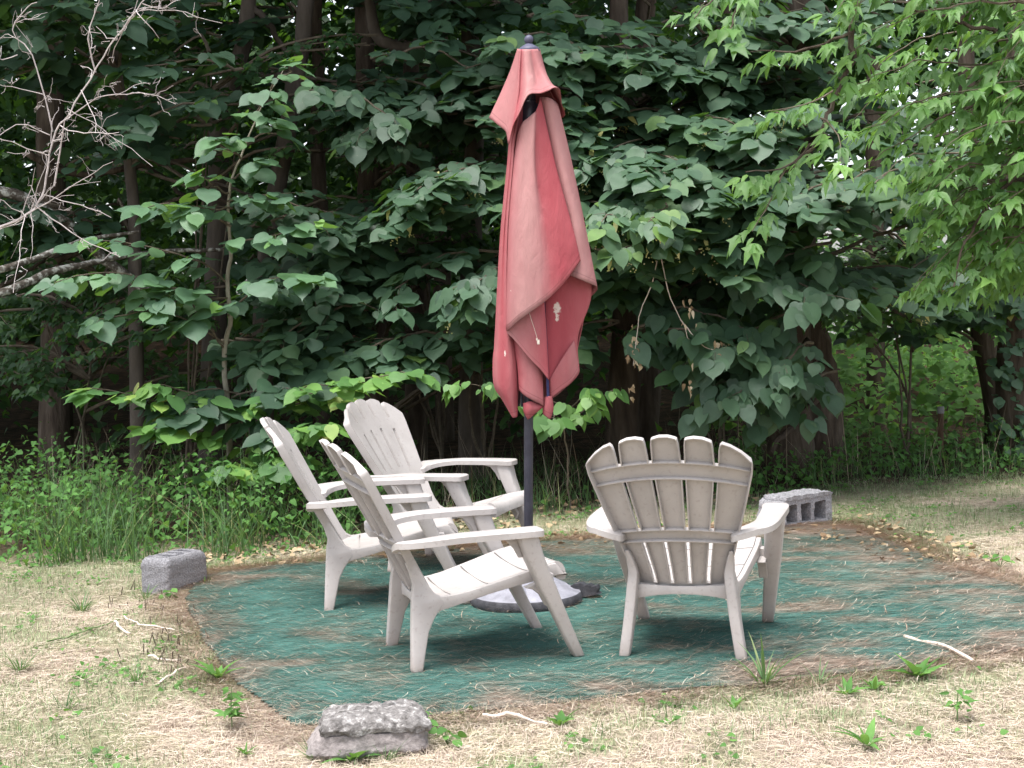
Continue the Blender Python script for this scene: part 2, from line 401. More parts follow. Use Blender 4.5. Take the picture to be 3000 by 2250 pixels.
# ------------------------------------------------------------------ ground
def ground_mat():
    m, n, l, b = new_mat('lawn_and_forest_floor')
    geo = n.new('ShaderNodeNewGeometry'); sep = n.new('ShaderNodeSeparateXYZ'); l.new(geo.outputs['Position'], sep.inputs[0])
    t1 = noise(n, l, 1.3, 6, .6); t2 = noise(n, l, 9, 5, .6); t3 = noise(n, l, 90, 4, .7)
    r1 = ramp(n, [(.36, (.37, .295, .245)), (.47, (.44, .365, .31)), (.54, (.36, .32, .24)), (.63, (.27, .28, .17))]); l.new(t1.outputs[0], r1.inputs[0])
    r2 = ramp(n, [(.3, (.55, .5, .45)), (.5, (.95, .93, .9)), (.7, (1.25, 1.2, 1.15))]); l.new(t2.outputs[0], r2.inputs[0])
    r3 = ramp(n, [(.3, (.5, .45, .4)), (.55, (1, 1, 1)), (.75, (1.35, 1.3, 1.25))]); l.new(t3.outputs[0], r3.inputs[0])
    a = n.new('ShaderNodeMix'); a.data_type = 'RGBA'; a.blend_type = 'MULTIPLY'; a.inputs[0].default_value = 1
    l.new(r1.outputs[0], a.inputs[6]); l.new(r2.outputs[0], a.inputs[7])
    c = n.new('ShaderNodeMix'); c.data_type = 'RGBA'; c.blend_type = 'MULTIPLY'; c.inputs[0].default_value = 1
    ga = n.new('ShaderNodeAttribute'); ga.attribute_name = 'green'
    gm = n.new('ShaderNodeMath'); gm.operation = 'MULTIPLY'; gm.inputs[1].default_value = .6; l.new(ga.outputs['Fac'], gm.inputs[0])
    gx = n.new('ShaderNodeMix'); gx.data_type = 'RGBA'; l.new(gm.outputs[0], gx.inputs[0]); l.new(a.outputs[2], gx.inputs[6]); gx.inputs[7].default_value = (.21, .22, .13, 1)
    l.new(gx.outputs[2], c.inputs[6]); l.new(r3.outputs[0], c.inputs[7])
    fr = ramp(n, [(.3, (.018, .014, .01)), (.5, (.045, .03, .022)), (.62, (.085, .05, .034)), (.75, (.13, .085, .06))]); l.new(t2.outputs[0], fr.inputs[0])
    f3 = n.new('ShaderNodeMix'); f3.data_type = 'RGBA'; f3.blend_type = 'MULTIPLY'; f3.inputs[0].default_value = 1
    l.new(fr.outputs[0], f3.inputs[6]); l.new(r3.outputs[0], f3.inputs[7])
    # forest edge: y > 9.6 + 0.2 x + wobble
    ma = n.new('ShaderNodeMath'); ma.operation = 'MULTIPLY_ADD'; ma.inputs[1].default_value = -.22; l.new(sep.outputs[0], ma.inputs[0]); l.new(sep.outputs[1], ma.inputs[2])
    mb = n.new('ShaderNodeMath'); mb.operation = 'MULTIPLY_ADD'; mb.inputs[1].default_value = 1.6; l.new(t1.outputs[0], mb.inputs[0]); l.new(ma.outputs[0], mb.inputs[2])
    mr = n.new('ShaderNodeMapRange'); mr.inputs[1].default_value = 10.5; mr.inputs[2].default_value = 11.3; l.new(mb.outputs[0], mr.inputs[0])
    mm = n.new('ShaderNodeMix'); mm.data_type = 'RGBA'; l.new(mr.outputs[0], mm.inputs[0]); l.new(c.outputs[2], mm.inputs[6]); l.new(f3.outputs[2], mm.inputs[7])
    l.new(mm.outputs[2], b.inputs['Base Color'])
    b.inputs['Roughness'].default_value = .95; b.inputs['Specular IOR Level'].default_value = .1
    bump(n, l, t3.outputs[0], b, .8, .02)
    return m

def ground_z(x, y):
    x, y = np.asarray(x, float), np.asarray(y, float)
    e = (vnoise(x, y, .55, 3) - .5) * .035 + (vnoise(x, y, .2, 5) - .5) * .014
    # flat under and around the mat
    d = np.maximum(np.abs(x - .35) - 2.0, np.abs(y - 7.2) - 1.9)
    k = np.clip(d / .35, 0, 1)
    far = np.clip((y - 14) / 12, 0, 1) ** 1.5 * 1.2
    return e * k - .004 + far

def lawn_green(x, y):
    g = .55 * vnoise(x, y, .75, 71) + .45 * vnoise(x, y, .22, 72)
    g += .30 * np.clip((y - 8.1) / 1.5, 0, 1) + .14 * np.clip((-1.2 - x) / 1.2, 0, 1) * (y > 7)
    return g
def make_ground():
    xs = np.unique(np.concatenate([np.linspace(-120, -8, 24), np.linspace(-8, 8, 200), np.linspace(8, 120, 24)]))
    ys = np.unique(np.concatenate([np.linspace(-40, 3, 18), np.linspace(3, 14, 170), np.linspace(14, 150, 60)]))
    X, Y = np.meshgrid(xs, ys)
    Z = ground_z(X, Y)
    V = np.stack([X.ravel(), Y.ravel(), Z.ravel()], 1)
    nx = len(xs)
    i, j = np.meshgrid(np.arange(nx - 1), np.arange(len(ys) - 1))
    a = (j * nx + i).ravel()
    f = np.stack([a, a + 1, a + nx + 1, a + nx], 1)
    gx, gy = V[:, 0], V[:, 1]
    grn = np.clip((lawn_green(gx, gy) - .40) * 3.2, 0, 1)
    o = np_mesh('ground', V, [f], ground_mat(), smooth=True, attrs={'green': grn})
    tag(o, 'dry straw coloured lawn running back to dark forest floor', 'ground', kind='structure')
make_ground()

# ------------------------------------------------------------------ outdoor carpet
MAT = np.array([(-1.80, 8.30), (-1.35, 8.50), (-.96, 8.62), (-.25, 8.88), (.4, 9.0), (1.2, 9.12), (2.06, 9.16), (2.2, 8.3), (2.33, 7.45), (2.62, 6.7), (2.75, 6.35), (2.35, 6.02),
                (1.93, 5.86), (1.3, 5.62), (.61, 5.48), (-.05, 5.34), (-.5, 5.24), (-.83, 5.2), (-1.0, 5.5), (-1.2, 5.88), (-1.5, 6.75), (-1.76, 7.6)])
def in_mat(x, y, grow=0.0):
    """signed-ish inside test for the carpet outline (winding), returns bool array and edge distance"""
    x, y = np.asarray(x, float), np.asarray(y, float)
    ins = np.zeros(x.shape, bool); dist = np.full(x.shape, 1e9)
    n = len(MAT)
    for k in range(n):
        (x0, y0), (x1, y1) = MAT[k], MAT[(k + 1) % n]
        c = ((y0 > y) != (y1 > y)) & (x < (x1 - x0) * (y - y0) / (y1 - y0 + 1e-12) + x0)
        ins ^= c
        L2 = (x1 - x0) ** 2 + (y1 - y0) ** 2
        t = np.clip(((x - x0) * (x1 - x0) + (y - y0) * (y1 - y0)) / L2, 0, 1)
        dist = np.minimum(dist, np.hypot(x - x0 - t * (x1 - x0), y - y0 - t * (y1 - y0)))
    return ins, dist

def drift(x, y):
    """where wind has swept the pine needles together"""
    wx = x + .25 * (vnoise(x, y, .7, 31) - .5); wy = y + .12 * x * 0 + .22 * (vnoise(x, y, .5, 32) - .5)
    a = vnoise(wx * .6 + wy * .15, wy, .13, 33)
    b = vnoise(wx * .5, wy, .42, 34)
    return .6 * a + .4 * b

def carpet_mat():
    m, n, l, b = new_mat('green_outdoor_carpet')
    t1 = noise(n, l, 2.2, 5, .6, stretch=(.6, 1.6, 1)); t2 = noise(n, l, 160, 3, .7); t3 = noise(n, l, 26, 6, .7, stretch=(.35, 1.4, 1)); t4 = noise(n, l, 420, 2, .6)
    r1 = ramp(n, [(.3, (.040, .098, .086)), (.55, (.052, .122, .106)), (.75, (.070, .142, .124))]); l.new(t1.outputs[0], r1.inputs[0])
    r2 = ramp(n, [(.25, (.6, .6, .6)), (.5, (1, 1, 1)), (.75, (1.5, 1.45, 1.4))]); l.new(t2.outputs[0], r2.inputs[0])
    a = n.new('ShaderNodeMix'); a.data_type = 'RGBA'; a.blend_type = 'MULTIPLY'; a.inputs[0].default_value = 1
    l.new(r1.outputs[0], a.inputs[6]); l.new(r2.outputs[0], a.inputs[7])
    # fine litter crumbs: density follows the 'litter' attribute
    at = n.new('ShaderNodeAttribute'); at.attribute_name = 'litter'
    ad = n.new('ShaderNodeMath'); ad.operation = 'MULTIPLY_ADD'; ad.inputs[1].default_value = .55; l.new(t3.outputs[0], ad.inputs[0]); l.new(at.outputs['Fac'], ad.inputs[2])
    a2 = n.new('ShaderNodeMath'); a2.operation = 'MULTIPLY_ADD'; a2.inputs[1].default_value = .3; l.new(t4.outputs[0], a2.inputs[0]); l.new(ad.outputs[0], a2.inputs[2])
    rr = ramp(n, [(.56, (0, 0, 0)), (.98, (1, 1, 1))]); l.new(a2.outputs[0], rr.inputs[0])
    lc = ramp(n, [(.3, (.28, .21, .17)), (.5, (.42, .325, .27)), (.7, (.54, .45, .39))]); l.new(t2.outputs[0], lc.inputs[0])
    mm = n.new('ShaderNodeMix'); mm.data_type = 'RGBA'; l.new(rr.outputs[0], mm.inputs[0]); l.new(a.outputs[2], mm.inputs[6]); l.new(lc.outputs[0], mm.inputs[7])
    l.new(mm.outputs[2], b.inputs['Base Color'])
    b.inputs['Roughness'].default_value = .95; b.inputs['Specular IOR Level'].default_value = .12
    bump(n, l, t2.outputs[0], b, .6, .004)
    return m

def carpet_z(x, y):
    return .008 + .01 * vnoise(x, np.asarray(y) * 2.2, .45, 12) + .006 * vnoise(x, y, .2, 13)

def make_carpet():
    st = .02
    xs = np.arange(-1.95, 2.9, st); ys = np.arange(5.1, 9.3, st)
    X, Y = np.meshgrid(xs, ys)
    ins, dist = in_mat(X + .05 * (vnoise(X, Y, .3, 8) - .5), Y + .05 * (vnoise(X, Y, .3, 9) - .5))
    Z = carpet_z(X, Y)
    Z = np.where(dist < .06, .006, Z)
    lit = np.clip((drift(X, Y) - .36) * .8, 0, .45) + np.clip(.25 - dist, 0, .25) * .5 + .13 * np.clip((X - .6) / 1.6, 0, 1) + .12 * np.clip((Y - 8.0), 0, 1)
    lit = lit * .75 + .02 + .03 * np.clip((X - .8) / 1.2, 0, 1)
    ok = ins
    ny, nx = X.shape
    idx = np.arange(nx * ny).reshape(ny, nx)
    f = np.stack([idx[:-1, :-1], idx[:-1, 1:], idx[1:, 1:], idx[1:, :-1]], -1).reshape(-1, 4)
    keep = ok.ravel()[f].all(1)
    f = f[keep]
    used = np.unique(f); remap = -np.ones(nx * ny, int); remap[used] = np.arange(len(used))
    V = np.stack([X.ravel(), Y.ravel(), Z.ravel()], 1)[used]
    o = np_mesh('outdoor_carpet', V, [remap[f]], carpet_mat(), smooth=True, attrs={'litter': lit.ravel()[used]})
    sm = o.modifiers.new('thick', 'SOLIDIFY'); sm.thickness = .006; sm.offset = -1
    tag(o, 'worn green outdoor carpet littered with pine needles under the chairs', 'carpet')
make_carpet()

# ------------------------------------------------------------------ chairs
def cross_sec(c, wx, wy, r=.35, ax=(1, 0, 0), ay=(0, 1, 0), n=3):
    """rounded rectangle ring of 4*n points"""
    c = np.asarray(c, float); ax = np.asarray(ax, float); ay = np.asarray(ay, float)
    rr = min(wx, wy) * r
    out = []
    for q, (sx, sy) in enumerate(((1, 1), (-1, 1), (-1, -1), (1, -1))):
        for k in range(n):
            t = math.pi / 2 * (q + k / (n - 1))
            out.append(c + ax * (sx * (wx / 2 - rr) + rr * math.cos(t)) + ay * (sy * (wy / 2 - rr) + rr * math.sin(t)))
    return out

BX0, BZ0, BX1, BZ1 = -.150, .270, -.500, .940
def back_hw(s):
    return float(np.interp(s, [0, .1, .3, .45, .6, .84, 1.0], [.176, .186, .222, .250, .278, .318, .328]))
def back_pt(u, s, out=0.0, back=0.0):
    hw = back_hw(s) + out
    drop = float(np.interp(s, [0, .3, .84, 1], [.004, .018, .050, .064])) * u * u
    conc = float(np.interp(s, [0, .4, 1], [.045, .045, .05])) * u * u
    L = math.hypot(BX1 - BX0, BZ1 - BZ0)
    dx, dz = (BX1 - BX0) / L, (BZ1 - BZ0) / L
    nx, nz = -dz, dx            # pointing backwards (and down a little): (-dz, dx) -> x negative
    x = BX0 + (BX1 - BX0) * s - dx * drop + conc
    z = BZ0 + (BZ1 - BZ0) * s - dz * drop
    return np.array([x + nx * back, hw * u, z + nz * back])

def chair_back(parent):
    slits = [(.0, .0)]
    us = []
    g = .0088
    edges = []                      # per slat: (left u, right u)
    cu = [-.6, -.2, .2, .6]
    srow = [0, .03, .055, .12, .20, .28, .337, .36, .39, .411, .48, .56, .64, .70, .743, .76, .80, .842, .88, .92, .955, .985, 1.0]
    def cols(s):
        hw = back_hw(s)
        gg = g if s < .8 else g + .006 * (s - .84) / .16
        du = gg / hw
        L = [-1]
        for k in range(5):
            a = -1 if k == 0 else cu[k - 1] + du
            b = 1 if k == 4 else cu[k] - du
            if k: L.append(a)
            L += [a + (b - a) * .33, a + (b - a) * .67, b]
        return L
    NC = len(cols(0))                # 20
    bm = bmesh.new()
    grid = []
    for s in srow:
        row = []
        L = cols(s)
        for j, u in enumerate(L):
            slat, k = divmod(j, 4)
            ss = s
            uu = u
            if s > .90:                                # rounded slat tops
                c = .5 * (L[slat * 4] + L[slat * 4 + 3])
                if k in (0, 3) and s >= .985:
                    uu = u + (c - u) * (.16 if s == 1.0 else .05)
                if slat in (0, 4):                     # outer slats slope down to the outside
                    outer = 3 - k if slat == 4 else k
                    ss = s - (s - .88) / .12 * [.075, .045, .02, .012][outer]
                elif s == 1.0:
                    ss = s - (.010 if k in (0, 3) else 0)
            row.append(bm.verts.new(back_pt(uu, ss)))
        grid.append(row)
    def open_cell(i, j):
        s0, s1 = srow[i], srow[i + 1]
        if j % 4 != 3: return False
        m = .5 * (s0 + s1)
        return (.055 < m < .337) or (.411 < m < .743) or (m > .842)
    for i in range(len(srow) - 1):
        for j in range(NC - 1):
            if not open_cell(i, j):
                bm.faces.new((grid[i][j], grid[i][j + 1], grid[i + 1][j + 1], grid[i + 1][j]))
    bm.normal_update()
    be = [e for e in bm.edges if e.is_boundary]
    L = math.hypot(BX1 - BX0, BZ1 - BZ0)
    nrm = Vector((-(BZ1 - BZ0) / L, 0, (BX1 - BX0) / L))
    nrm = nrm if nrm.x < 0 else -nrm
    side = set()
    for i in range(len(srow)):
        side.add(grid[i][0]); side.add(grid[i][-1])
    vs = {v for e in be for v in e.verts}
    newv = {}
    for v in vs:
        d = .036 if v in side else .021
        out = Vector((0, 0, 0))
        if v in side: out = Vector((0, .006 if v.co.y > 0 else -.006, 0))
        newv[v] = bm.verts.new(v.co + nrm * d + out)
    for e in be:
        a, b = e.verts
        bm.faces.new((a, b, newv[b], newv[a]))
    # ribs across the back at the bands
    for s in (.337, .411, .743, .842):
        i = srow.index(s)
        p0 = [bm.verts.new(v.co + nrm * .0035) for v in grid[i]]
        pr = [bm.verts.new(v.co + nrm * .021) for v in grid[i]]
        for j in range(NC - 1):
            bm.faces.new((p0[j], p0[j + 1], pr[j + 1], pr[j]))
    me = bpy.data.meshes.new('backrest'); bm.to_mesh(me); bm.free()
    me.materials.append(M['resin'])
    o = bpy.data.objects.new('backrest', me)
    sm = o.modifiers.new('thick', 'SOLIDIFY'); sm.thickness = .0055; sm.offset = 0
    bv = o.modifiers.new('bevel', 'BEVEL'); bv.width = .0022; bv.segments = 2; bv.limit_method = 'ANGLE'; bv.angle_limit = math.radians(40)
    me.polygons.foreach_set('use_smooth', [True] * len(me.polygons)); me.set_sharp_from_angle(angle=math.radians(32))
    return link(o, parent)

def seat_z(x):
    return float(np.interp(x, [-.16, -.10, 0, .14, .28, .40], [.292, .284, .295, .330, .368, .392]))

def chair_seat(parent):
    m = MB()
    planks = [(-.155, -.055), (-.047, .10), (.108, .262), (.270, .392)]
    for k, (a, b) in enumerate(planks):
        xs = np.linspace(a, b, 5)
        hw = [float(np.interp(x, [-.155, 0, .28, .40], [.192, .212, .246, .246])) for x in xs]
        top = []
        sec = []
        for x, h in zip(xs, hw):
            ys = np.linspace(-h, h, 9)
            sec.append([np.array([x, y, seat_z(x) - .012 * (1 - (y / h) ** 2) + .003]) for y in ys])
        vs = [p for r in sec for p in r]; n = 9
        nv = len(vs)
        vs += [p - np.array([0, 0, .014]) for p in vs]
        fs = []
        for i in range(4):
            for j in range(n - 1):
                q = (i * n + j, (i + 1) * n + j, (i + 1) * n + j + 1, i * n + j + 1)
                fs += [q, tuple(nv + t for t in q[::-1])]
        loop = [j for j in range(n)] + [i * n + n - 1 for i in range(1, 5)] + [4 * n + j for j in range(n - 2, -1, -1)] + [i * n for i in range(3, 0, -1)]
        for a_, b_ in zip(loop, loop[1:] + loop[:1]):
            fs.append((a_, b_, nv + b_, nv + a_))
        m.add(vs, fs)
    # under-pan that shows in the grooves
    xs = np.linspace(-.15, .40, 8)
    vs = []
    for x in xs:
        h = float(np.interp(x, [-.155, 0, .28, .40], [.192, .212, .246, .246])) - .004
        vs += [(x, -h, seat_z(x) - .012), (x, h, seat_z(x) - .012), (x, -h, seat_z(x) - .02), (x, h, seat_z(x) - .02)]
    fs = []
    for i in range(7):
        a = i * 4; b = a + 4
        fs += [(a, b, b + 1, a + 1), (a + 2, a + 3, b + 3, b + 2), (a, a + 2, b + 2, b), (a + 1, b + 1, b + 3, a + 3)]
    fs += [(0, 1, 3, 2), (28, 30, 31, 29)]
    m.add(vs, fs)
    # rolled front lip
    prof = [(.392, .396), (.408, .392), (.422, .382), (.431, .364), (.434, .340), (.431, .318), (.415, .315), (.392, .325)]
    rings = []
    for y in np.linspace(-.246, .246, 13):
        sag = .012 * (1 - (y / .246) ** 2)
        tail = .02 * (1 - (y / .246) ** 2)
        rings.append([(x, y, z - sag + (tail if z < .33 else 0)) for x, z in prof])
    m.loft(rings)
    # side rails
    for s in (-1, 1):
        n = 14
        rings = []
        for x in np.linspace(-.165, .430, n):
            h = float(np.interp(x, [-.17, 0, .28, .46], [.196, .216, .250, .250]))
            zt = seat_z(x) + .004 if x < .38 else seat_z(.38) + .004 - (x - .38) ** 2 * 22
            zb = float(np.interp(x, [-.165, -.08, .0, .12, .25, .36, .46], [.215, .236, .257, .290, .317, .336, .350]))
            rings.append(cross_sec((x, s * (h + .009), .5 * (zt + zb)), .022, zt - zb, .2, (0, 1, 0), (0, 0, 1)))
        m.loft(rings)
    # back skirt under the seat
    rings = []
    for y in np.linspace(-.19, .19, 9):
        k = 1 - (y / .19) ** 2
        zt = .290 - .006 * k; zb = .228 + .022 * k
        rings.append(cross_sec((-.165 - .012 * k, y, .5 * (zt + zb)), .012, zt - zb, .3, (1, 0, 0), (0, 0, 1)))
    m.loft(rings)
    return m.build('seat', M['resin'], parent, bevel=.003, smooth=35)

def chair_arm(parent, s):
    # plan outline (x, y) for the left side, rounded
    outl = [(.302, .300), (.306, .345), (.302, .385), (.285, .402), (.20, .408), (.05, .406), (-.10, .400), (-.20, .386), (-.262, .362), (-.292, .328), (-.300, .290), (-.296, .252), (-.286, .222),
            (-.220, .214), (-.205, .236), (-.190, .262), (-.160, .286), (-.11, .300), (.0, .303), (.15, .300), (.27, .290)]
    P = catmull(outl + outl[:1], 64)[:-1]
    def zt(x, y):
        z = .556 + .004 * math.sin((x + .3) * 4)
        k = max(0.0, (-x - .05) / .25)
        z -= .010 * k
        z -= max(0, (.33 - y)) * .30 * min(1, k * 1.2)
        return z
    m = MB()
    n = len(P)
    c = P.mean(0)
    T = []
    for x, y in P:
        T.append((x, y, zt(x, y) - .006))
    inner = []
    for x, y in P:
        d = np.array([x, y]) - np.array([min(max(x, -.2), .24), .35 if x > -.15 else .30])
        d /= np.linalg.norm(d) + 1e-9
        q = np.array([x, y]) - d * .009
        inner.append((q[0], q[1], zt(q[0], q[1])))
    low = [(x, y, zt(x, y) - .030) for x, y in P]
    lowi = [(a, b, z - .030) for a, b, z in inner]
    vs = inner + T + low + lowi
    fs = []
    for ring in range(3):
        for k in range(n):
            a = ring * n + k; b = ring * n + (k + 1) % n
            fs.append((a, b, b + n, a + n))
    # fill top and underside by pairing the two edges of the outline
    for base, flip in ((0, False), (3 * n, True)):
        bm_ = list(range(base, base + n))
        fs.append(tuple(bm_ if not flip else bm_[::-1]))
    vs = [(x, s * y, z) for x, y, z in vs]
    m.add(vs, fs)
    me = m.build('armrest', M['resin'], parent, smooth=40)
    bm = bmesh.new(); bm.from_mesh(me.data)
    bmesh.ops.triangulate(bm, faces=[f for f in bm.faces if len(f.verts) > 4])
    bm.to_mesh(me.data); bm.free()
    return me

def chair_front_leg(parent, s):
    m = MB()
    st = [(.535, .236, .348, .085, .088), (.45, .262, .340, .080, .082), (.36, .300, .330, .072, .076), (.31, .322, .324, .074, .074), (.25, .350, .316, .064, .068), (.12, .408, .298, .054, .058), (.0, .464, .280, .046, .050)]
    rings = []
    for z, x, y, wx, wy in st:
        rings.append(cross_sec((x, s * y, z), wx, wy, .18, n=3))
    m.loft(rings)
    # gusset from the leg to the armrest underside and to the rail
    for (poly, y0, y1) in (([(.20, .530), (.10, .530), (.155, .515), (.185, .480), (.205, .44), (.225, .44)], .326, .336), ([(.30, .325), (.24, .306), (.275, .296), (.305, .27), (.33, .22), (.345, .26)], .26, .300)):
        P = [np.array([x, s * y0, z]) for x, z in poly]
        m.prism(P, np.zeros(3), np.array([0, s * (y1 - y0), 0]))
    # flange tie between rail and leg
    m.box((.335, s * .278, .335), .055, .05, .045)
    return m.build('leg', M['resin'], parent, bevel=.004, smooth=35)

def chair_rear_leg(parent, s):
    m = MB()
    # stations down the leg: z, x rear, x front, y centre, y width
    st = [(.44, -.238, -.205, .214, .014), (.40, -.222, -.178, .206, .028), (.345, -.207, -.148, .197, .040), (.305, -.214, -.120, .200, .042), (.285, -.216, -.085, .203, .043), (.262, -.218, -.080, .205, .043), (.235, -.220, -.104, .208, .044), (.20, -.223, -.130, .212, .044), (.15, -.227, -.155, .218, .044), (.08, -.232, -.172, .228, .045), (.0, -.238, -.190, .240, .046)]
    rings = []
    for z, a, b, y, wy in st:
        rings.append(cross_sec(((a + b) / 2, s * y, z), b - a, wy, .2, n=3))
    m.loft(rings)
    return m.build('leg', M['resin'], parent, bevel=.003, smooth=35)

def make_chair(label):
    root = empty('patio_chair', label, 'chair', group='grey resin lounge chairs on the carpet')
    chair_seat(root); chair_back(root)
    for s in (-1, 1):
        chair_arm(root, s); chair_front_leg(root, s); chair_rear_leg(root, s)
    return root

def copy_tree(o, label):
    c = o.copy(); COL.objects.link(c)
    c['label'] = label
    for ch in o.children:
        d = ch.copy(); COL.objects.link(d); d.parent = c
    return c

CH_POS = [(-.29396, 6.15941, .29229), (-.74883, 7.38108, .10423), (-.4137, 8.22058, -.39397), (.71145, 6.14564, 1.3012)]
CH_LAB = ['grey patio chair seen side on, frontmost of the three facing the pole',
          'grey patio chair half hidden behind the frontmost one, nearest the small rounded cinder block',
          'grey patio chair turned to show its slatted front, just behind the umbrella pole',
          'grey patio chair with its ribbed back to the viewer, by the hollow block']
first = make_chair(CH_LAB[0])
chairs = [first] + [copy_tree(first, x) for x in CH_LAB[1:]]
for o, (x, y, a) in zip(chairs, CH_POS):
    o.location = (x, y, .016); o.rotation_euler = (0, 0, a)

# ------------------------------------------------------------------ umbrella
UY = 7.19
UB = np.array([0.04, UY, 0.012])
UP = np.array([0.0386, 0.0, 1.0])            # the pole leans very slightly
umb = empty('patio_umbrella', 'closed faded red patio umbrella on a dark pole in the middle of the carpet', 'umbrella', tuple(UB))

def up(z, dx=0.0, dy=0.0):
    return UB + UP * z + np.array([dx, dy, 0])

def ubuild(mb, name, mat, parent=None, **k):
    par = parent or umb
    off = np.array(umb.location)
    mb.v = [tuple(np.array(p) - off) for p in mb.v]
    return mb.build(name, mat, par, **k)

def ring(c, r, n=24, flat=None):
    return [np.asarray(c) + np.array([r * math.cos(t), r * math.sin(t), 0]) for t in np.linspace(0, 2 * math.pi, n, endpoint=False)]

m = MB(); m.loft([ring(up(z), r, 20) for z, r in ((.03, .0225), (.6, .0225), (1.2, .0225), (1.95, .021), (2.66, .02))])
ubuild(m, 'pole', M['polemetal'], smooth=40)
m = MB(); m.loft([ring(up(z), r, 28) for z, r in ((2.672, .05), (2.672, .0525), (2.684, .0525), (2.690, .050), (2.700, .036), (2.709, .020), (2.714, .014))])
cap_o = ubuild(m, 'top_cap', M['cap'], smooth=35)
m = MB(); m.loft([ring(up(2.733 + .0225 * math.sin(t)), max(.0225 * math.cos(t), .002), 20) for t in np.linspace(-1.45, 1.55, 12)])
ubuild(m, 'finial_ball', M['cap'], cap_o, smooth=60)

def sheet(cols, n=None, rows=26, sub=5):
    """cols: list of columns, each a list of (u, v, d) from top to hem, d in cm towards the viewer; returns fine grid (C,R,3) in picture coordinates"""
    C = np.array([catmull(c, rows) for c in np.array(cols, float)])
    out = np.array([catmull(C[:, r, :], (len(cols) - 1) * sub + 1) for r in range(rows)])
    return out                        # rows, cols, 3

STAINS = [(1632, 903, 15, 24), (1480, 1035, 4, 13), (1632, 930, 8, 20), (1497, 853, 3, 5)]
def cloth(name, g, fade, parent, thick=.003, rough=.0, dirt=None, wav=.0):
    R, Cn, _ = g.shape
    V = np.zeros((R, Cn, 3))
    fu = np.interp(np.linspace(0, 1, Cn), np.linspace(0, 1, len(fade)), fade)
    Ffade = np.tile(fu, (R, 1))
    stain = np.zeros((R, Cn)); dr = np.zeros((R, Cn))
    for i in range(R):
        for j in range(Cn):
            u, v, d = g[i, j]
            q = i / (R - 1)
            wr = float(vnoise(np.array([u + .25 * v]), np.array([v * .16]), 17.0, 91)[0] - .5) * .55 + float(vnoise(np.array([u - .5 * v]), np.array([v * .45]), 24.0, 92)[0] - .5) * .45
            dd = d + wav * (math.sin(u * .06 + v * .004) + .6 * math.sin(u * .13 + v * .01 + 1)) + wr * (.25 + .75 * q) * (1 if wav else .3)
            V[i, j] = F(u, v, UY - dd / 100)
            for (su, sv, a, b) in STAINS:
                stain[i, j] = max(stain[i, j], math.exp(-((u - su) / a) ** 2 - ((v - sv) / b) ** 2) * 1.1)
    if dirt == 'hem':
        for i in range(R):
            dr[i, :] = .55 * max(0, (i / (R - 1) - .93) / .07)
    elif dirt == 'left':
        dr[:, :max(2, Cn // 8)] = .5
    seg = np.linalg.norm(np.diff(V, axis=0), axis=2)
    hemd = np.vstack([np.cumsum(seg[::-1], axis=0)[::-1], np.zeros((1, Cn))])
    off = np.array(umb.location)
    P = V.reshape(-1, 3) - off
    idx = np.arange(R * Cn).reshape(R, Cn)
    f = np.stack([idx[:-1, :-1], idx[:-1, 1:], idx[1:, 1:], idx[1:, :-1]], -1).reshape(-1, 4)
    me = bpy.data.meshes.new(name)
    me.from_pydata(P.tolist(), [], f.tolist())
    for an, av in (('fade', Ffade), ('stain', stain), ('dirt', dr), ('hemd', hemd)):
        at = me.attributes.new(an, 'FLOAT', 'POINT'); at.data.foreach_set('value', av.ravel().astype(np.float32))
    me.polygons.foreach_set('use_smooth', [True] * len(me.polygons))
    me.materials.append(M['canvas'])
    o = bpy.data.objects.new(name, me)
    sm = o.modifiers.new('thick', 'SOLIDIFY'); sm.thickness = thick; sm.offset = -1
    return link(o, parent)

def cA(u, v, d): return (1400 + .2412 * u, 80 + .2412 * v, d)
vent = [
 [cA(485,262,-1), cA(400,520,-1), cA(290,780,-1), cA(140,1100,-1)],
 [cA(500,264,3), cA(440,540,3.5), cA(370,830,4), cA(255,1195,4)],
 [cA(514,266,5), cA(478,540,6), cA(430,850,7.5), cA(345,1275,8)],
 [cA(521,267,6.3), cA(500,540,8.6), cA(478,860,11), cA(376,1418,13)],
 [cA(528,268,6), cA(514,540,7.6), cA(505,820,10.5), cA(432,1200,14.5)],
 [cA(545,269,6.5), cA(548,540,8.2), cA(545,760,12), cA(512,1040,16)],
 [cA(578,270,7.2), cA(592,540,10.5), cA(604,690,14), cA(585,870,17)],
 [cA(615,270,7), cA(645,520,9.5), cA(662,650,12.5), cA(645,812,17)],
 [cA(645,269,6.2), cA(690,520,7.4), cA(722,660,10), cA(755,808,16)],
 [cA(680,268,5.8), cA(745,500,7.8), cA(805,620,11), cA(862,772,17.5)],
 [cA(712,266,4), cA(790,500,5.5), cA(870,670,11), cA(925,738,17)],
 [cA(732,264,1), cA(806,510,1.5), cA(900,695,8), cA(992,760,11)],
 [cA(740,262,-2), cA(812,530,-2), cA(905,740,1), cA(1013,930,3)],
 [cA(735,262,-5), cA(805,540,-6), cA(895,800,-6), cA(1030,1100,-5)],
 [cA(612,262,-8), cA(620,540,-13), cA(620,800,-18), cA(640,1130,-20)],
 [cA(500,262,-5), cA(430,530,-8), cA(330,800,-12), cA(230,1130,-12)],
 [cA(485,262,-1), cA(400,520,-1), cA(290,780,-1), cA(140,1100,-1)]]
cloth('vent_flap', sheet(vent, rows=30, sub=4), [.62, .62, .6, .5, .2, .45, .85, .8, .55, .6, .6, .7, .5, .3, .4, .5, .62], umb, wav=.08)

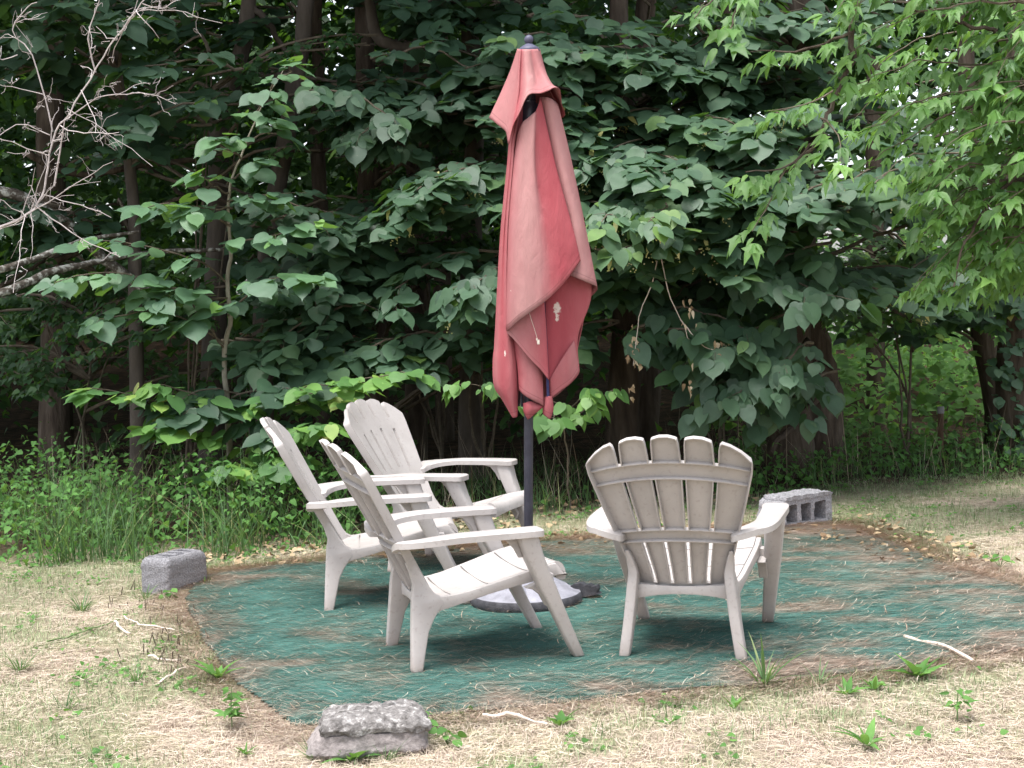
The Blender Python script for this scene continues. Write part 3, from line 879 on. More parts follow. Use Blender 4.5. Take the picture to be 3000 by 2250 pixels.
root_c = MB()
A = [[(1521, 402, 5), (1511, 490, 7), (1498, 680, 8.5), (1490, 955, 9)],
     [(1516, 402, 7.5), (1506, 490, 9), (1491, 680, 10.5), (1484.5, 968, 11.5)],
     [(1521, 384, 10), (1513, 490, 12), (1499, 680, 14.5), (1492, 966, 15)],
     [(1532, 358, 11.5), (1528, 490, 13.4), (1518, 680, 16), (1516, 943, 17)],
     [(1547, 346, 12), (1548, 490, 14), (1546, 680, 17), (1548, 919, 18)],
     [(1564, 331, 12.6), (1563, 490, 14.6), (1577, 680, 17.2), (1580, 896, 18)],
     [(1570, 324, 10.6), (1572, 490, 12.2), (1602, 680, 16), (1622, 862, 17)],
     [(1577, 305, 9), (1600, 490, 11.5), (1640, 672, 14.4), (1660, 820, 15)],
     [(1582, 290, 8), (1626, 490, 10), (1676, 676, 12), (1697, 768, 12)],
     [(1584, 290, 6), (1627, 490, 8), (1676, 672, 9), (1696, 764, 9)]]
can = cloth('canopy', sheet(A, rows=40, sub=5), [.3, .35, .55, .78, .9, .75, .25, .12, .08, .15], umb, dirt='hem', wav=.10)
A2 = [[(1486, 900, 11), (1484, 950, 12), (1485, 972, 12.2), (1486, 975, 12.2)],
      [(1500, 890, 12), (1502, 950, 12.5), (1507, 985, 12.6), (1510, 1000, 12.6)],
      [(1535, 880, 12), (1540, 950, 12.4), (1548, 1020, 12.2), (1553, 1053, 12)],
      [(1566, 875, 12), (1572, 960, 12.2), (1580, 1040, 11.6), (1585, 1085, 11)],
      [(1590, 868, 11), (1597, 960, 11), (1602, 1050, 10.4), (1605, 1112, 10)],
      [(1590, 868, 7), (1597, 960, 7), (1602, 1050, 7), (1605, 1110, 7)]]
cloth('canopy_fold', sheet(A2, rows=30, sub=5), [.65, .6, .45, .3, .2, .1], can, dirt='hem', wav=.08)
B = [[(1582, 285, 4.5), (1620, 490, 6), (1655, 680, 7), (1652, 797, 7)],
     [(1590, 285, 6.5), (1632, 490, 7.5), (1671, 680, 8.6), (1668, 806, 9)],
     [(1603, 285, 8), (1645, 490, 9), (1688, 680, 10), (1697, 818, 10.5)],
     [(1618, 292, 7), (1659, 490, 8), (1704, 680, 8.6), (1722, 829, 8.6)],
     [(1632, 304, 2), (1673, 480, 2.4), (1715, 680, 3), (1748, 842, 3)],
     [(1630, 306, -3), (1670, 480, -4), (1711, 680, -4), (1740, 860, -3)],
     [(1600, 306, -9), (1630, 480, -12), (1660, 680, -14), (1690, 905, -10)]]
cloth('canopy_fold', sheet(B, rows=36, sub=5), [.4, .65, .85, .85, .7, .4, .3], can, dirt='hem', wav=.12)
Cc = [[(1592, 700, 5), (1596, 860, 5), (1601, 1000, 4.6), (1612, 1168, 4)],
      [(1612, 700, 5), (1618, 860, 5), (1620, 1000, 3.6), (1622, 1160, 3)],
      [(1645, 700, 4), (1652, 860, 4), (1645, 1000, 1.6), (1645, 1143, 2)],
      [(1680, 700, 3), (1690, 860, 3), (1674, 1000, 1.2), (1670, 1125, 1)],
      [(1715, 700, 1), (1726, 862, 1), (1690, 985, .5), (1692, 1100, 0)],
      [(1716, 700, -2), (1727, 865, -2), (1691, 985, -2), (1695, 1085, -3)],
      [(1690, 700, -10), (1690, 870, -10), (1680, 985, -11), (1675, 1100, -12)]]
cloth('canopy_fold', sheet(Cc, rows=36, sub=5), [.02, .02, .08, .2, .3, .3, .3], can, dirt=None, wav=.15)
# lower, lighter lap of the same panel
C2 = [[(1682, 998, 2.2), (1688, 1030, 1.6), (1694, 1060, .6), (1695, 1090, .2)],
      [(1660, 1030, 3.2), (1668, 1062, 3), (1676, 1090, 2), (1672, 1122, 1.6)],
      [(1636, 1068, 4.2), (1642, 1095, 4), (1648, 1118, 3.4), (1646, 1143, 3)],
      [(1610, 1112, 5), (1612, 1130, 5), (1614, 1148, 4.6), (1613, 1168, 4.4)]]
cloth('canopy_fold', sheet(C2, rows=14, sub=6), [.5, .45, .35, .3], can, dirt='hem')
D = [[(1525, 290, -1), (1502, 410, -2), (1495, 480, -3), (1476, 680, -3), (1462, 880, -3), (1455, 1005, -3), (1452, 1060, -2), (1456, 1135, -1), (1476, 1172, 1), (1503, 1222, 3)],
     [(1519, 290, 1), (1494, 408, 1), (1487, 480, 1), (1467.5, 680, 1), (1456, 880, 1), (1450, 1005, 1), (1445, 1060, 1), (1448.5, 1130, 2), (1471, 1168, 3), (1502, 1222, 4)],
     [(1522, 290, 3), (1499, 408, 5), (1493, 480, 5.5), (1474, 680, 6), (1464, 880, 6.4), (1459, 1005, 6.6), (1455, 1060, 6.6), (1458, 1130, 6.6), (1478, 1170, 6), (1504, 1223, 5)],
     [(1526, 290, 3), (1503, 408, 5), (1497, 480, 5.6), (1480, 680, 6.2), (1474, 880, 7.4), (1474, 1005, 8.2), (1473, 1060, 8.4), (1476, 1130, 8.4), (1488, 1175, 7.4), (1506, 1224, 5.5)],
     [(1529, 290, 4), (1508, 408, 7), (1502, 480, 7.6), (1486, 680, 8.6), (1484, 880, 9.2), (1492, 1005, 9.4), (1496, 1060, 9.4), (1498, 1130, 9), (1501, 1178, 8), (1509, 1223, 5.5)],
     [(1531, 290, 4), (1512, 408, 5), (1506, 480, 6), (1491, 680, 6.6), (1492, 880, 7), (1506, 1005, 6.6), (1511, 1060, 6.4), (1513, 1130, 6.4), (1511, 1178, 6), (1512, 1222, 5)],
     [(1533, 290, 3), (1526, 408, 3), (1520, 480, 3), (1508, 680, 3), (1506, 880, 3), (1512, 1005, 3), (1516, 1060, 3), (1518, 1132, 3), (1516, 1178, 3.4), (1515, 1219, 4)]]
cloth('canopy_fold', sheet(D, rows=60, sub=6), [.2, .28, .35, .2, .4, .2, .1], can, dirt=None, wav=.1)
E_ = [[(1500, 960, 6), (1507, 1015, 6.6), (1517, 1080, 7), (1520.5, 1143, 7)],
      [(1520, 960, 8), (1527, 1015, 8.6), (1534, 1085, 9), (1537, 1159, 9)],
      [(1545, 960, 8.6), (1550, 1015, 9.2), (1555, 1085, 9.6), (1560, 1173, 9.2)],
      [(1568, 960, 7.6), (1572, 1015, 8), (1577, 1085, 8.4), (1582, 1184, 8)],
      [(1580, 960, 5), (1583, 1020, 5.4), (1587, 1085, 6), (1591.5, 1190, 6.6)],
      [(1578, 960, 3), (1580, 1020, 3), (1584, 1085, 3.6), (1588, 1180, 4)]]
cloth('canopy_fold', sheet(E_, rows=26, sub=5), [.2, .5, .5, .4, .35, .2], can, dirt='hem', wav=.08)
# back of the furled cloth
Bk = [[(1520, 260, -1), (1494, 410, -1), (1468, 680, -1), (1454, 900, -1), (1446, 1060, -1), (1452, 1140, 0)],
      [(1530, 255, -5), (1520, 400, -10), (1500, 680, -13), (1490, 900, -14), (1480, 1060, -13), (1490, 1170, -8)],
      [(1555, 250, -7), (1570, 380, -14), (1580, 680, -17), (1575, 900, -18), (1570, 1060, -16), (1560, 1190, -10)],
      [(1585, 250, -5), (1620, 360, -10), (1665, 680, -13), (1670, 900, -14), (1650, 1060, -13), (1630, 1160, -8)],
      [(1605, 250, -1), (1645, 350, -2), (1713, 680, -3), (1720, 870, -4), (1690, 1040, -4), (1690, 1100, -3)]]
cloth('canopy_fold', sheet(Bk, rows=30, sub=6), [.4, .6, .5, .6, .4], can, wav=.3)
# rib end pockets
for cols in ([[(1533, 1181, 5), (1534, 1192, 5.6), (1535, 1206, 5.6), (1546, 1226, 5)], [(1541, 1180, 7), (1542, 1192, 7.6), (1543, 1208, 7.4), (1547, 1228, 6)], [(1553, 1176, 7.6), (1553, 1190, 8.2), (1553, 1206, 8), (1549, 1227, 6)], [(1572, 1180, 6), (1578, 1190, 7), (1574, 1200, 7), (1551, 1225, 5)], [(1590, 1186, 5), (1591, 1192, 5.4), (1578, 1202, 5.4), (1552, 1223, 4.6)]],
             [[(1594, 1166, 4), (1593, 1184, 4.6), (1591, 1200, 4.6), (1592, 1213, 4.4)], [(1602, 1162, 6), (1601, 1184, 6.8), (1599, 1204, 6.6), (1600, 1220, 6)], [(1613, 1160, 6), (1614, 1184, 6.6), (1613, 1205, 6.4), (1609, 1227, 6)], [(1616, 1160, 3), (1620, 1186, 4), (1619, 1204, 4), (1612, 1225, 4)]]):
    cloth('rib_pocket', sheet(cols, rows=12, sub=4), [.15, .25, .3, .15], can, dirt='hem')
    back = [[(u, v, d - 3 - 2 * math.sin(math.pi * k / (len(cols) - 1))) for (u, v, d) in c] for k, c in enumerate(cols)]
    cloth('rib_pocket', sheet(back, rows=12, sub=4), [.15, .25, .3, .15], can)
# ribs folded down along the pole, the strap and a loose thread
m = MB()
for dx, dy in ((.03, -.01), (-.03, -.02), (.015, .035), (-.015, .035), (.045, .02), (-.045, .02)):
    m.tube([up(2.6, dx * .4, dy * .4), up(1.7, dx * 1.5, dy * 1.5), up(.96, dx * 1.1, dy * 1.1)], [.008, .008], 6)
ubuild(m, 'ribs', M['polemetal'])
m = MB()
pts = [(1593, 872), (1596, 930), (1601, 1000), (1604, 1080), (1607, 1165)]
ring4 = []
for u, v in pts:
    ring4.append([F(u - 5, v, UY - .065), F(u + 3, v, UY - .065), F(u + 3, v, UY - .061), F(u - 5, v, UY - .061)])
m.loft(ring4)
ubuild(m, 'strap', M['navy'])
m = MB(); m.tube([F(u, v, UY - .15) for u, v in ((1549, 910), (1556, 935), (1566, 965), (1574, 992))], [.0011, .0011], 4)
m.box(F(1577, 1002, UY - .15), .012, .006, .022)
m.box(F(1573, 994, UY - .15), .008, .006, .010)
ubuild(m, 'loose_thread', M['stick'], can)
# crank hub visible in the opening
m = MB(); m.loft([ring(up(z), r, 18) for z, r in ((2.28, .03), (2.30, .045), (2.42, .045), (2.44, .03))])
ubuild(m, 'hub', M['polemetal'], smooth=40)

# base: wide low cast dish with fluting, black rim and a broken corner
bx, by = .03, 7.16
base = empty('umbrella_base', 'low grey cast umbrella base with a broken black rim and scalloped relief', 'umbrella base', (bx, by, .012))
m = MB()
n = 96
prof = [(.262, .014), (.268, .040), (.262, .046), (.235, .052), (.205, .066), (.150, .083), (.09, .095), (.055, .105), (.040, .125), (.036, .165)]
rings_ = []
for r, z in prof:
    rr = []
    for k in range(n):
        t = 2 * math.pi * k / n
        fl = 0
        if .08 < r < .22:
            a = (t * 8 / (2 * math.pi)) % 1
            fl = .022 * abs(math.sin(math.pi * a)) ** .5 * (1 - abs(r - .15) / .09) + .003 * math.sin(6 * math.pi * a + r * 60)
        rr.append((r * math.cos(t), r * math.sin(t), z + fl))
    rings_.append(rr)
m.loft(rings_)
m.build('base_plate', M['basegrey'], base, smooth=50)
m = MB()
rs = []
for r, z in ((.275, .0), (.279, .012), (.278, .040), (.270, .049), (.263, .045), (.263, .0)):
    rs.append([(r * math.cos(t), r * math.sin(t) + 0, z) for t in np.linspace(-1.95 * math.pi + .5, -.22, 80)])
vs = [p for r in rs for p in r]
fs = [(i * 80 + k, i * 80 + k + 1, ((i + 1) % 6) * 80 + k + 1, ((i + 1) % 6) * 80 + k) for i in range(6) for k in range(79)]
m.add(vs, fs)
m.build('rim', M['baserim'], base, smooth=40)
m = MB()
rag = [(.17, .02), (.20, .055), (.235, .075), (.27, .078), (.285, .066), (.305, .07), (.325, .058), (.345, .064), (.352, .045), (.345, .028), (.36, .018), (.30, .006), (.22, .004)]
m.prism([(x, .03 - .03 * (x - .17), z) for x, z in rag], np.array([0, -.012, 0]), np.array([.02, .05, -.004]))
m.build('broken_rim', M['baserim'], base, bevel=.003)

# ------------------------------------------------------------------ blocks
def rough_block(name, mb_obj, disp, size, seed, sub=2):
    o = mb_obj
    me = o.data
    bm = bmesh.new(); bm.from_mesh(me)
    for _ in range(sub):
        bmesh.ops.subdivide_edges(bm, edges=[e for e in bm.edges if e.calc_length() > size], cuts=1, use_grid_fill=True)
    bmesh.ops.triangulate(bm, faces=[f for f in bm.faces if len(f.verts) > 4])
    bm.normal_update()
    for v in bm.verts:
        c = v.co
        k = vnoise(np.array([c.x * 1 + c.z * .7]), np.array([c.y + c.z * 1.3]), .03, seed)[0] - .5
        k2 = vnoise(np.array([c.x * 1 - c.z * .7]), np.array([c.y + c.z * .9]), .009, seed + 1)[0] - .5
        v.co = c + v.normal * (disp * k + disp * .6 * k2)
    bm.to_mesh(me); bm.free()
    me.polygons.foreach_set('use_smooth', [True] * len(me.polygons)); me.set_sharp_from_angle(angle=math.radians(45))

def frame(o, origin, ang):
    o.location = origin; o.rotation_euler = (0, 0, ang)

# hollow block lying on its side, cores towards the chairs
m = MB()
L, Hh, Dd = .46, .185, .20
holes = [(.055, .155), (.185, .275), (.305, .405)]
zb0, zb1 = .035, .150
xs = [0, .055, .155, .185, .275, .305, .405, L]
def hexa(x0, x1, z0, z1, y0=0.0, y1=Dd, mb=m):
    mb.add([(x, y, z) for x in (x0, x1) for y in (y0, y1) for z in (z0, z1)], [(0, 1, 3, 2), (4, 6, 7, 5), (0, 4, 5, 1), (2, 3, 7, 6), (0, 2, 6, 4), (1, 5, 7, 3)])
# one welded grid of cells so that the walls join
bm = bmesh.new()
zs = [0, zb0, zb1, Hh]
def gv(x, y, z): return bm.verts.new((x, y, z))
vv = {}
for i, x in enumerate(xs):
    for k, z in enumerate(zs):
        for q, y in enumerate((0, Dd)):
            xx = x + (.05 * (1 if q == 0 else .6) if (i == 0 and k == 3) else (.02 if i == 0 and k == 2 else 0))
            zz = z - (.012 if (i == 0 and k == 3) else 0)
            vv[i, k, q] = gv(xx, y, zz)
def solid(i, k): return not (k == 1 and i in (1, 3, 5))
for i in range(7):
    for k in range(3):
        if solid(i, k):
            bm.faces.new((vv[i, k, 0], vv[i + 1, k, 0], vv[i + 1, k + 1, 0], vv[i, k + 1, 0]))
            bm.faces.new((vv[i, k, 1], vv[i, k + 1, 1], vv[i + 1, k + 1, 1], vv[i + 1, k, 1]))
            for (di, dk, a, b) in ((-1, 0, (i, k), (i, k + 1)), (1, 0, (i + 1, k), (i + 1, k + 1)), (0, -1, (i, k), (i + 1, k)), (0, 1, (i, k + 1), (i + 1, k + 1))):
                ni, nk = i + di, k + dk
                if not (0 <= ni < 7 and 0 <= nk < 3) or not solid(ni, nk):
                    bm.faces.new((vv[a[0], a[1], 0], vv[b[0], b[1], 0], vv[b[0], b[1], 1], vv[a[0], a[1], 1]))
bmesh.ops.recalc_face_normals(bm, faces=bm.faces)
me = bpy.data.meshes.new('cinder_block'); bm.to_mesh(me); bm.free()
me.materials.append(M['blockpale'])
blk = link(bpy.data.objects.new('cinder_block', me))
rough_block('b', blk, .010, .012, 21, 4)
frame(blk, (1.615, 9.00, .0), math.atan2(.27, .40))
tag(blk, 'hollow cinder block on its side with three open cores facing the chairs', 'cinder block')
# lip of the moulded face on top of it
m = MB()
prof = [(.05, .183), (.06, .2), (.12, .206), (.25, .204), (.36, .206), (.44, .203), (.462, .194), (.455, .182)]
m.prism([(x, -.008, z) for x, z in prof], np.zeros(3), np.array([0, .2, 0]))
o = m.build('face_shell', M['blockpale'], blk)
rough_block('f', o, .012, .014, 29, 4)

# small rounded block with filled cores
m = MB()
def rrect(cx, cy, sx, sy, r, z, n=5):
    return [p * np.array([1, 1, 1]) for p in [np.array([q[0], q[1], z]) for q in cross_sec((cx, cy, 0), sx, sy, r / min(sx, sy), n=n)]]
rg = []
for z, gdd in ((0, 0), (.03, 0), (.09, 0), (.15, .0), (.172, .006), (.186, .018), (.190, .034), (.178, .045)):
    rg.append(rrect(.165, .1, .33 - 2 * gdd, .20 - 2 * gdd, .028, z))
m.loft(rg)
blk2 = m.build('cinder_block', M['block'], None)
rough_block('c', blk2, .005, .012, 41, 3)
frame(blk2, (-1.875, 7.775, -.006), math.atan2(.27, .15))
tag(blk2, 'weathered grey cinder block with rounded corners standing on the straw edge of the carpet', 'cinder block')
m = MB()
for x0 in (.05, .125, .20, .275):
    m.box((x0, .1, .184), .022, .125, .016)
o = m.build('web', M['block'], blk2, bevel=.004)
rough_block('w', o, .01, .01, 43, 2)

# broken concrete lump
m = MB()
n = 44
def lump_ring(z, grow, rag=.0, sh=0.0):
    out = []
    for k in range(n):
        t = 2 * math.pi * k / n
        c, s_ = math.cos(t), math.sin(t)
        q = (abs(c) ** 9 + abs(s_) ** 9) ** (-1 / 9)
        x = .185 * q * c * grow + sh; y = .115 * q * s_ * grow
        rr = 1 + rag * (vnoise(np.array([t * 2.2]), np.array([z * 9]), 1.0, 51)[0] - .5)
        out.append((x * rr, y * rr, z + rag * .12 * (vnoise(np.array([t * 3]), np.array([z * 5]), 1.0, 52)[0] - .5)))
    return out
m.loft([lump_ring(.012, 1.0, .1, -.01), lump_ring(.03, 1.10, .06, -.012), lump_ring(.06, 1.04, .05, -.006), lump_ring(.088, .97, .05, .004), lump_ring(.096, .80, .05, .01)])
lump = m.build('concrete_lump', M['concretelow'], None)
rough_block('l', lump, .007, .012, 55, 3)
lump.location = (-.53, 4.96, -.022); lump.rotation_euler = (0, 0, .09)
tag(lump, 'broken lump of old concrete with a ragged whitened top half sunk in the dry grass', 'concrete block')
m = MB()
m.loft([lump_ring(.088, .9, .1, .01), lump_ring(.090, 1.0, .16, .012), lump_ring(.108, 1.02, .2, .012), lump_ring(.128, .97, .16, .014), lump_ring(.140, .86, .16, .016), lump_ring(.146, .55, .2, .016), lump_ring(.144, .2, .2, .016)])
o = m.build('broken_crust', M['concrete'], lump)
rough_block('l', o, .011, .010, 57, 4)

# ------------------------------------------------------------------ leaves
def heart(nh=9, w=.47, cup=.12, droop=.22, ser=.0, tip=.16):
    """basswood leaf, base at the origin, one unit long along +y; returns verts (k,3) and faces"""
    prof = [(.0, .015), (.10, -.035), (.24, -.035), (.38, .05), (.46, .20), (.465, .36), (.41, .52), (.31, .67), (.18, .80), (.055, .90), (0, 1.06)]
    P = np.array(prof) * [w / .465, 1]
    ys = [0.02, .06, .14, .24, .36, .48, .62, .74, .86, .94, 1.03]
    n = len(P)
    mid = [(0, y) for y in ys]
    pts = mid + [(x, y) for x, y in P[1:-1]] + [(-x, y) for x, y in P[1:-1]]
    V = np.array([(x, y, 0.0) for x, y in pts])
    V[:, 2] = cup * np.abs(V[:, 0]) - droop * np.clip(V[:, 1], 0, 2) ** 2 - .15 * V[:, 0] ** 2 + .012 * np.sin(V[:, 1] * 17) * np.abs(V[:, 0]) * 4
    R = lambda k: n + k - 1
    Lf = lambda k: n + (n - 2) + k - 1
    fs = []
    tri = []
    for k in range(n - 1):
        for side in (R, Lf):
            a = 0 if k == 0 else side(k)
            b = n - 1 if k + 1 == n - 1 else side(k + 1)
            if k == 0: f = (0, b, 1)
            elif k + 1 == n - 1: f = (k, a, n - 1)
            else: f = (k, a, b, k + 1)
            if side is Lf: f = f[::-1]
            (tri if len(f) == 3 else fs).append(f)
    return V, [np.array(fs), np.array(tri)]

def simple_leaf(w=.4, cup=.15, droop=.2, tip=1.0):
    V = np.array([(0, 0, 0), (0, .45, -droop * .2), (0, tip, -droop), (w, .12, cup * w), (w * .85, .5, cup * w - droop * .25), (-w, .12, cup * w), (-w * .85, .5, cup * w - droop * .25)])
    V[3:, 0] *= 1.0
    q = np.array([(0, 3, 4, 1), (0, 1, 6, 5)])
    t = np.array([(1, 4, 2), (1, 2, 6)])
    return V, [q, t]

def lance(w=.18, droop=.3, lobes=False):
    P = [(.0, 0), (w * .7, .12), (w, .32), (w * .8, .55), (w * .42, .78), (0, 1.0)]
    if lobes:
        P = [(.0, 0), (w * .55, .10), (w * .75, .28), (w * 1.45, .47), (w * .72, .50), (w * .62, .62), (w * .30, .82), (0, 1.0)]
    n = len(P)
    pts = [(0, y) for x, y in P] + [(x, y) for x, y in P[1:-1]] + [(-x, y) for x, y in P[1:-1]]
    V = np.array([(x, y, 0) for x, y in pts], float)
    V[:, 2] = .35 * np.abs(V[:, 0]) - droop * V[:, 1] ** 2
    fs, tri = [], []
    for k in range(n - 1):
        for off, fl in ((n, False), (n + n - 2, True)):
            a = 0 if k == 0 else off + k - 1
            b = n - 1 if k + 1 == n - 1 else off + k
            if k == 0: f = (0, b, 1)
            elif k + 1 == n - 1: f = (k, a, n - 1)
            else: f = (k, a, b, k + 1)
            if fl: f = f[::-1]
            (tri if len(f) == 3 else fs).append(f)
    return V, [np.array(fs), np.array(tri)]

HEARTS = [heart(cup=.05, droop=.07, w=.44), heart(cup=.14, droop=.14, w=.40), heart(cup=-.05, droop=.10, w=.45), heart(cup=.20, droop=.05, w=.40), heart(cup=.03, droop=-.04, w=.42)]
SIMPLE = [simple_leaf(), simple_leaf(.46, .05, .3), simple_leaf(.36, .3, .12)]
LANCE = [lance(.19, .25), lance(.2, .4, True), lance(.23, .32, True), lance(.16, .18)]
BLADEY = [lance(.12, .5), lance(.10, .25)]

class Leaves:
    def __init__(s): s.P, s.D, s.N, s.S, s.R = [], [], [], [], []
    def add(s, p, d, n, size, r=None):
        s.P.append(p); s.D.append(d); s.N.append(n); s.S.append(size); s.R.append(random.random() if r is None else r)
    def arrays(s):
        return [np.array(a, float) for a in (s.P, s.D, s.N, s.S, s.R)]
    def extend(s, P, D, N, Sz, R):
        s.P += list(P); s.D += list(D); s.N += list(N); s.S += list(Sz); s.R += list(R)
    def build(s, name, temps, mat, parent=None, smooth=True):
        if not s.P: return None
        P, D, N, Sz, R = s.arrays()
        D = D / (np.linalg.norm(D, axis=1)[:, None] + 1e-9)
        N = N - D * (N * D).sum(1)[:, None]
        N = N / (np.linalg.norm(N, axis=1)[:, None] + 1e-9)
        B = np.cross(D, N)
        pick = rng.integers(0, len(temps), len(P))
        Vs, Fs4, Fs3, r4, r3 = [], [], [], [], []
        base = 0
        for t, (TV, TF) in enumerate(temps):
            m = pick == t
            if not m.any(): continue
            k = len(TV); c = int(m.sum())
            asp = rng.uniform(.85, 1.15, (c, 1, 1))
            X = P[m][:, None] + Sz[m][:, None, None] * (TV[None, :, 0:1] * asp * B[m][:, None] + TV[None, :, 1:2] * D[m][:, None] + TV[None, :, 2:3] * N[m][:, None])
            Vs.append(X.reshape(-1, 3))
            offs = base + np.arange(c)[:, None, None] * k
            for F_ in TF:
                if len(F_) == 0: continue
                f = (F_[None] + offs).reshape(-1, F_.shape[1])
                rr = np.repeat(R[m], len(F_))
                if F_.shape[1] == 4: Fs4.append(f); r4.append(rr)
                else: Fs3.append(f); r3.append(rr)
            base += c * k
        faces, rs = [], []
        if Fs4: faces.append(np.concatenate(Fs4)); rs.append(np.concatenate(r4))
        if Fs3: faces.append(np.concatenate(Fs3)); rs.append(np.concatenate(r3))
        return np_mesh(name, np.concatenate(Vs), faces, mat, parent, rnd=np.concatenate(rs), smooth=smooth)

def unit(v):
    return v / (np.linalg.norm(v) + 1e-9)

OUT = np.array([0, -1.0, 0])          # the open side of the wood, where the light comes from
def leaf_on(L, p, out, size, droop=(.0, .6), face=.42, r=None):
    """one leaf hanging from p, pointing along 'out' (horizontal) and down"""
    a = random.uniform(*droop)
    d = unit(out * math.cos(a) + np.array([0, 0, -1]) * math.sin(a) + rng.normal(0, .12, 3))
    n = unit(np.array([0, 0, 1.0]) + OUT * face + rng.normal(0, .22, 3))
    L.add(p, d, n, size * random.choice((.5, .7, .85, .95, 1.0, 1.1, 1.22)) * random.uniform(.9, 1.1), r)

def spray(L, mb, pts, size, r0=.004, density=1.0, petiole=True, droop=(.0, .6), face=.42, rr=None, flowers=None, sub=True, level=0):
    """leafy shoot along pts (k,3)"""
    pts = np.asarray(pts)
    seg = np.linalg.norm(np.diff(pts, axis=0), axis=1); Ln = seg.sum()
    if mb is not None:
        mb.tube(pts, [r0, r0 * .4], 4 if r0 < .006 else 5, cap=False)
    nl = max(3, int(Ln / (size * .33) * density))
    cum = np.concatenate([[0], np.cumsum(seg)]) / Ln
    side = 1 if random.random() < .5 else -1
    for k in range(nl):
        t = (k + .8) / nl if level else .15 + .85 * (k + .5) / nl
        t = min(1, t)
        p = np.array([np.interp(t, cum, pts[:, i]) for i in range(3)])
        j = min(len(pts) - 2, int(np.searchsorted(cum, t) - 1)); j = max(j, 0)
        tg = unit(pts[j + 1] - pts[j])
        lat = unit(np.cross(tg, [0, 0, 1.0])) * side
        out = tg * random.uniform(.2, .8) + lat * random.uniform(.5, 1.0) + OUT * random.uniform(0, .5)
        out[2] *= .3
        out = unit(out)
        q = p + out * size * random.uniform(.15, .4) + np.array([0, 0, random.uniform(-.02, .025)])
        leaf_on(L, q, out, size, droop, face, rr() if rr else None)
        side = -side
    leaf_on(L, pts[-1], unit(tg * [1, 1, .3]), size, droop, face, rr() if rr else None)

def limb(L, mb, ctrl, size=.148, r=(.012, .004), twig_gap=.16, twig_len=(.25, .6), density=1.0, droop=(.1, .7), face=.3, rr=None, start=.12, wobble=.012, sag=.12, flowers=None):
    """a limb with side shoots lying in a flattish spray"""
    n = max(8, int(sum(np.linalg.norm(np.diff(np.asarray(ctrl), axis=0), axis=1)) / .08))
    pts = wob(ctrl, n, wobble)
    mb.tube(pts, r, 6, cap=False)
    seg = np.linalg.norm(np.diff(pts, axis=0), axis=1); Ln = seg.sum(); cum = np.concatenate([[0], np.cumsum(seg)])
    d = Ln * start; side = 1
    while d < Ln:
        t = d / Ln
        p = np.array([np.interp(d, cum, pts[:, i]) for i in range(3)])
        j = max(0, min(n - 2, int(np.searchsorted(cum, d) - 1)))
        tg = unit(pts[j + 1] - pts[j])
        lat = unit(np.cross(tg, [0, 0, 1.0]) + 1e-6) * side
        ln = random.uniform(*twig_len) * (1.05 - .5 * t)
        dirn = unit(tg * random.uniform(.4, 1) + lat * random.uniform(.5, 1.1) + OUT * .25 + np.array([0, 0, random.uniform(-.15, .18)]))
        k = 5
        tw = [p + dirn * ln * s - np.array([0, 0, sag * ln * s * s * 1.6]) for s in np.linspace(0, 1, k)]
        spray(L, mb, tw, size, r0=max(.0022, r[-1] * .7), density=density, droop=droop, face=face, rr=rr, level=1)
        if flowers is not None and random.random() < .5:
            flowers.append(tw[random.randint(1, 3)] + np.array([0, -.02, -.02]))
        side = -side
        d += twig_gap * random.uniform(.6, 1.5)
    spray(L, mb, pts[-max(3, n // 4):], size, r0=r[-1], density=density, droop=droop, face=face, rr=rr, level=1)

def flower_cluster(L, mb, p):
    """pale strap bract with a hanging cluster of small yellow buds"""
    d = unit(np.array([rng.normal(0, .4), -.3, -1]))
    L.add(p, d, unit(np.array([rng.normal(0, .5), -1, .4])), random.uniform(.07, .11), random.uniform(.3, .7))
    for _ in range(random.randint(5, 11)):
        q = p + np.array([rng.normal(0, .022), rng.normal(0, .022), -.06 - abs(rng.normal(0, .022))])
        s = .006
        vs = [q + s * np.array(v) for v in ((1, 0, 0), (-1, 0, 0), (0, 1, 0), (0, -1, 0), (0, 0, 1), (0, 0, -1))]
        mb.add(vs, [(0, 2, 4), (2, 1, 4), (1, 3, 4), (3, 0, 4), (2, 0, 5), (1, 2, 5), (3, 1, 5), (0, 3, 5)])

def crown_roof(L, c, rx, ry, z0, z1, n, size=.34):
    """the upper crown of a forest tree, well above the picture"""
    for _ in range(n):
        t = random.uniform(0, 2 * math.pi); r = math.sqrt(random.random())
        p = np.array([c[0] + rx * r * math.cos(t), c[1] + ry * r * math.sin(t), 0])
        p[2] = z0 + (z1 - z0) * random.random() ** 1.3 + .5 * (vnoise(p[0], p[1], 1.2, 77) - .5)
        leaf_on(L, p, unit(np.array([math.cos(t), math.sin(t), 0])), size, (.0, .6), .1)

CUR = {}
def trunk_tube(mb, pts, radii, n=12, amp=.015, seg=22, jit=.12):
    P = wob(pts, seg, amp)
    if 'trunk' not in CUR: CUR['trunk'] = P
    mb.tube(P, radii, n, jit=jit)

def join_limb(mb, root, r=.009):
    """carry a limb back to the trunk it grows from"""
    P = CUR.get('trunk')
    if P is None: return
    d = np.hypot(P[:, 0] - root[0], P[:, 1] - root[1])
    want = root[2] - .25 * d.mean()
    j = int(np.argmin(np.abs(P[:, 2] - max(want, .4)) + .15 * d))
    a = P[j]
    mid = .5 * (a + root) + np.array([rng.normal(0, .06), rng.normal(0, .06), .10 + .05 * rng.random()])
    n = max(6, int(np.linalg.norm(root - a) / .12))
    mb.tube(wob([a, mid, root], n, .012), [r * 1.9, r], 5, cap=False)

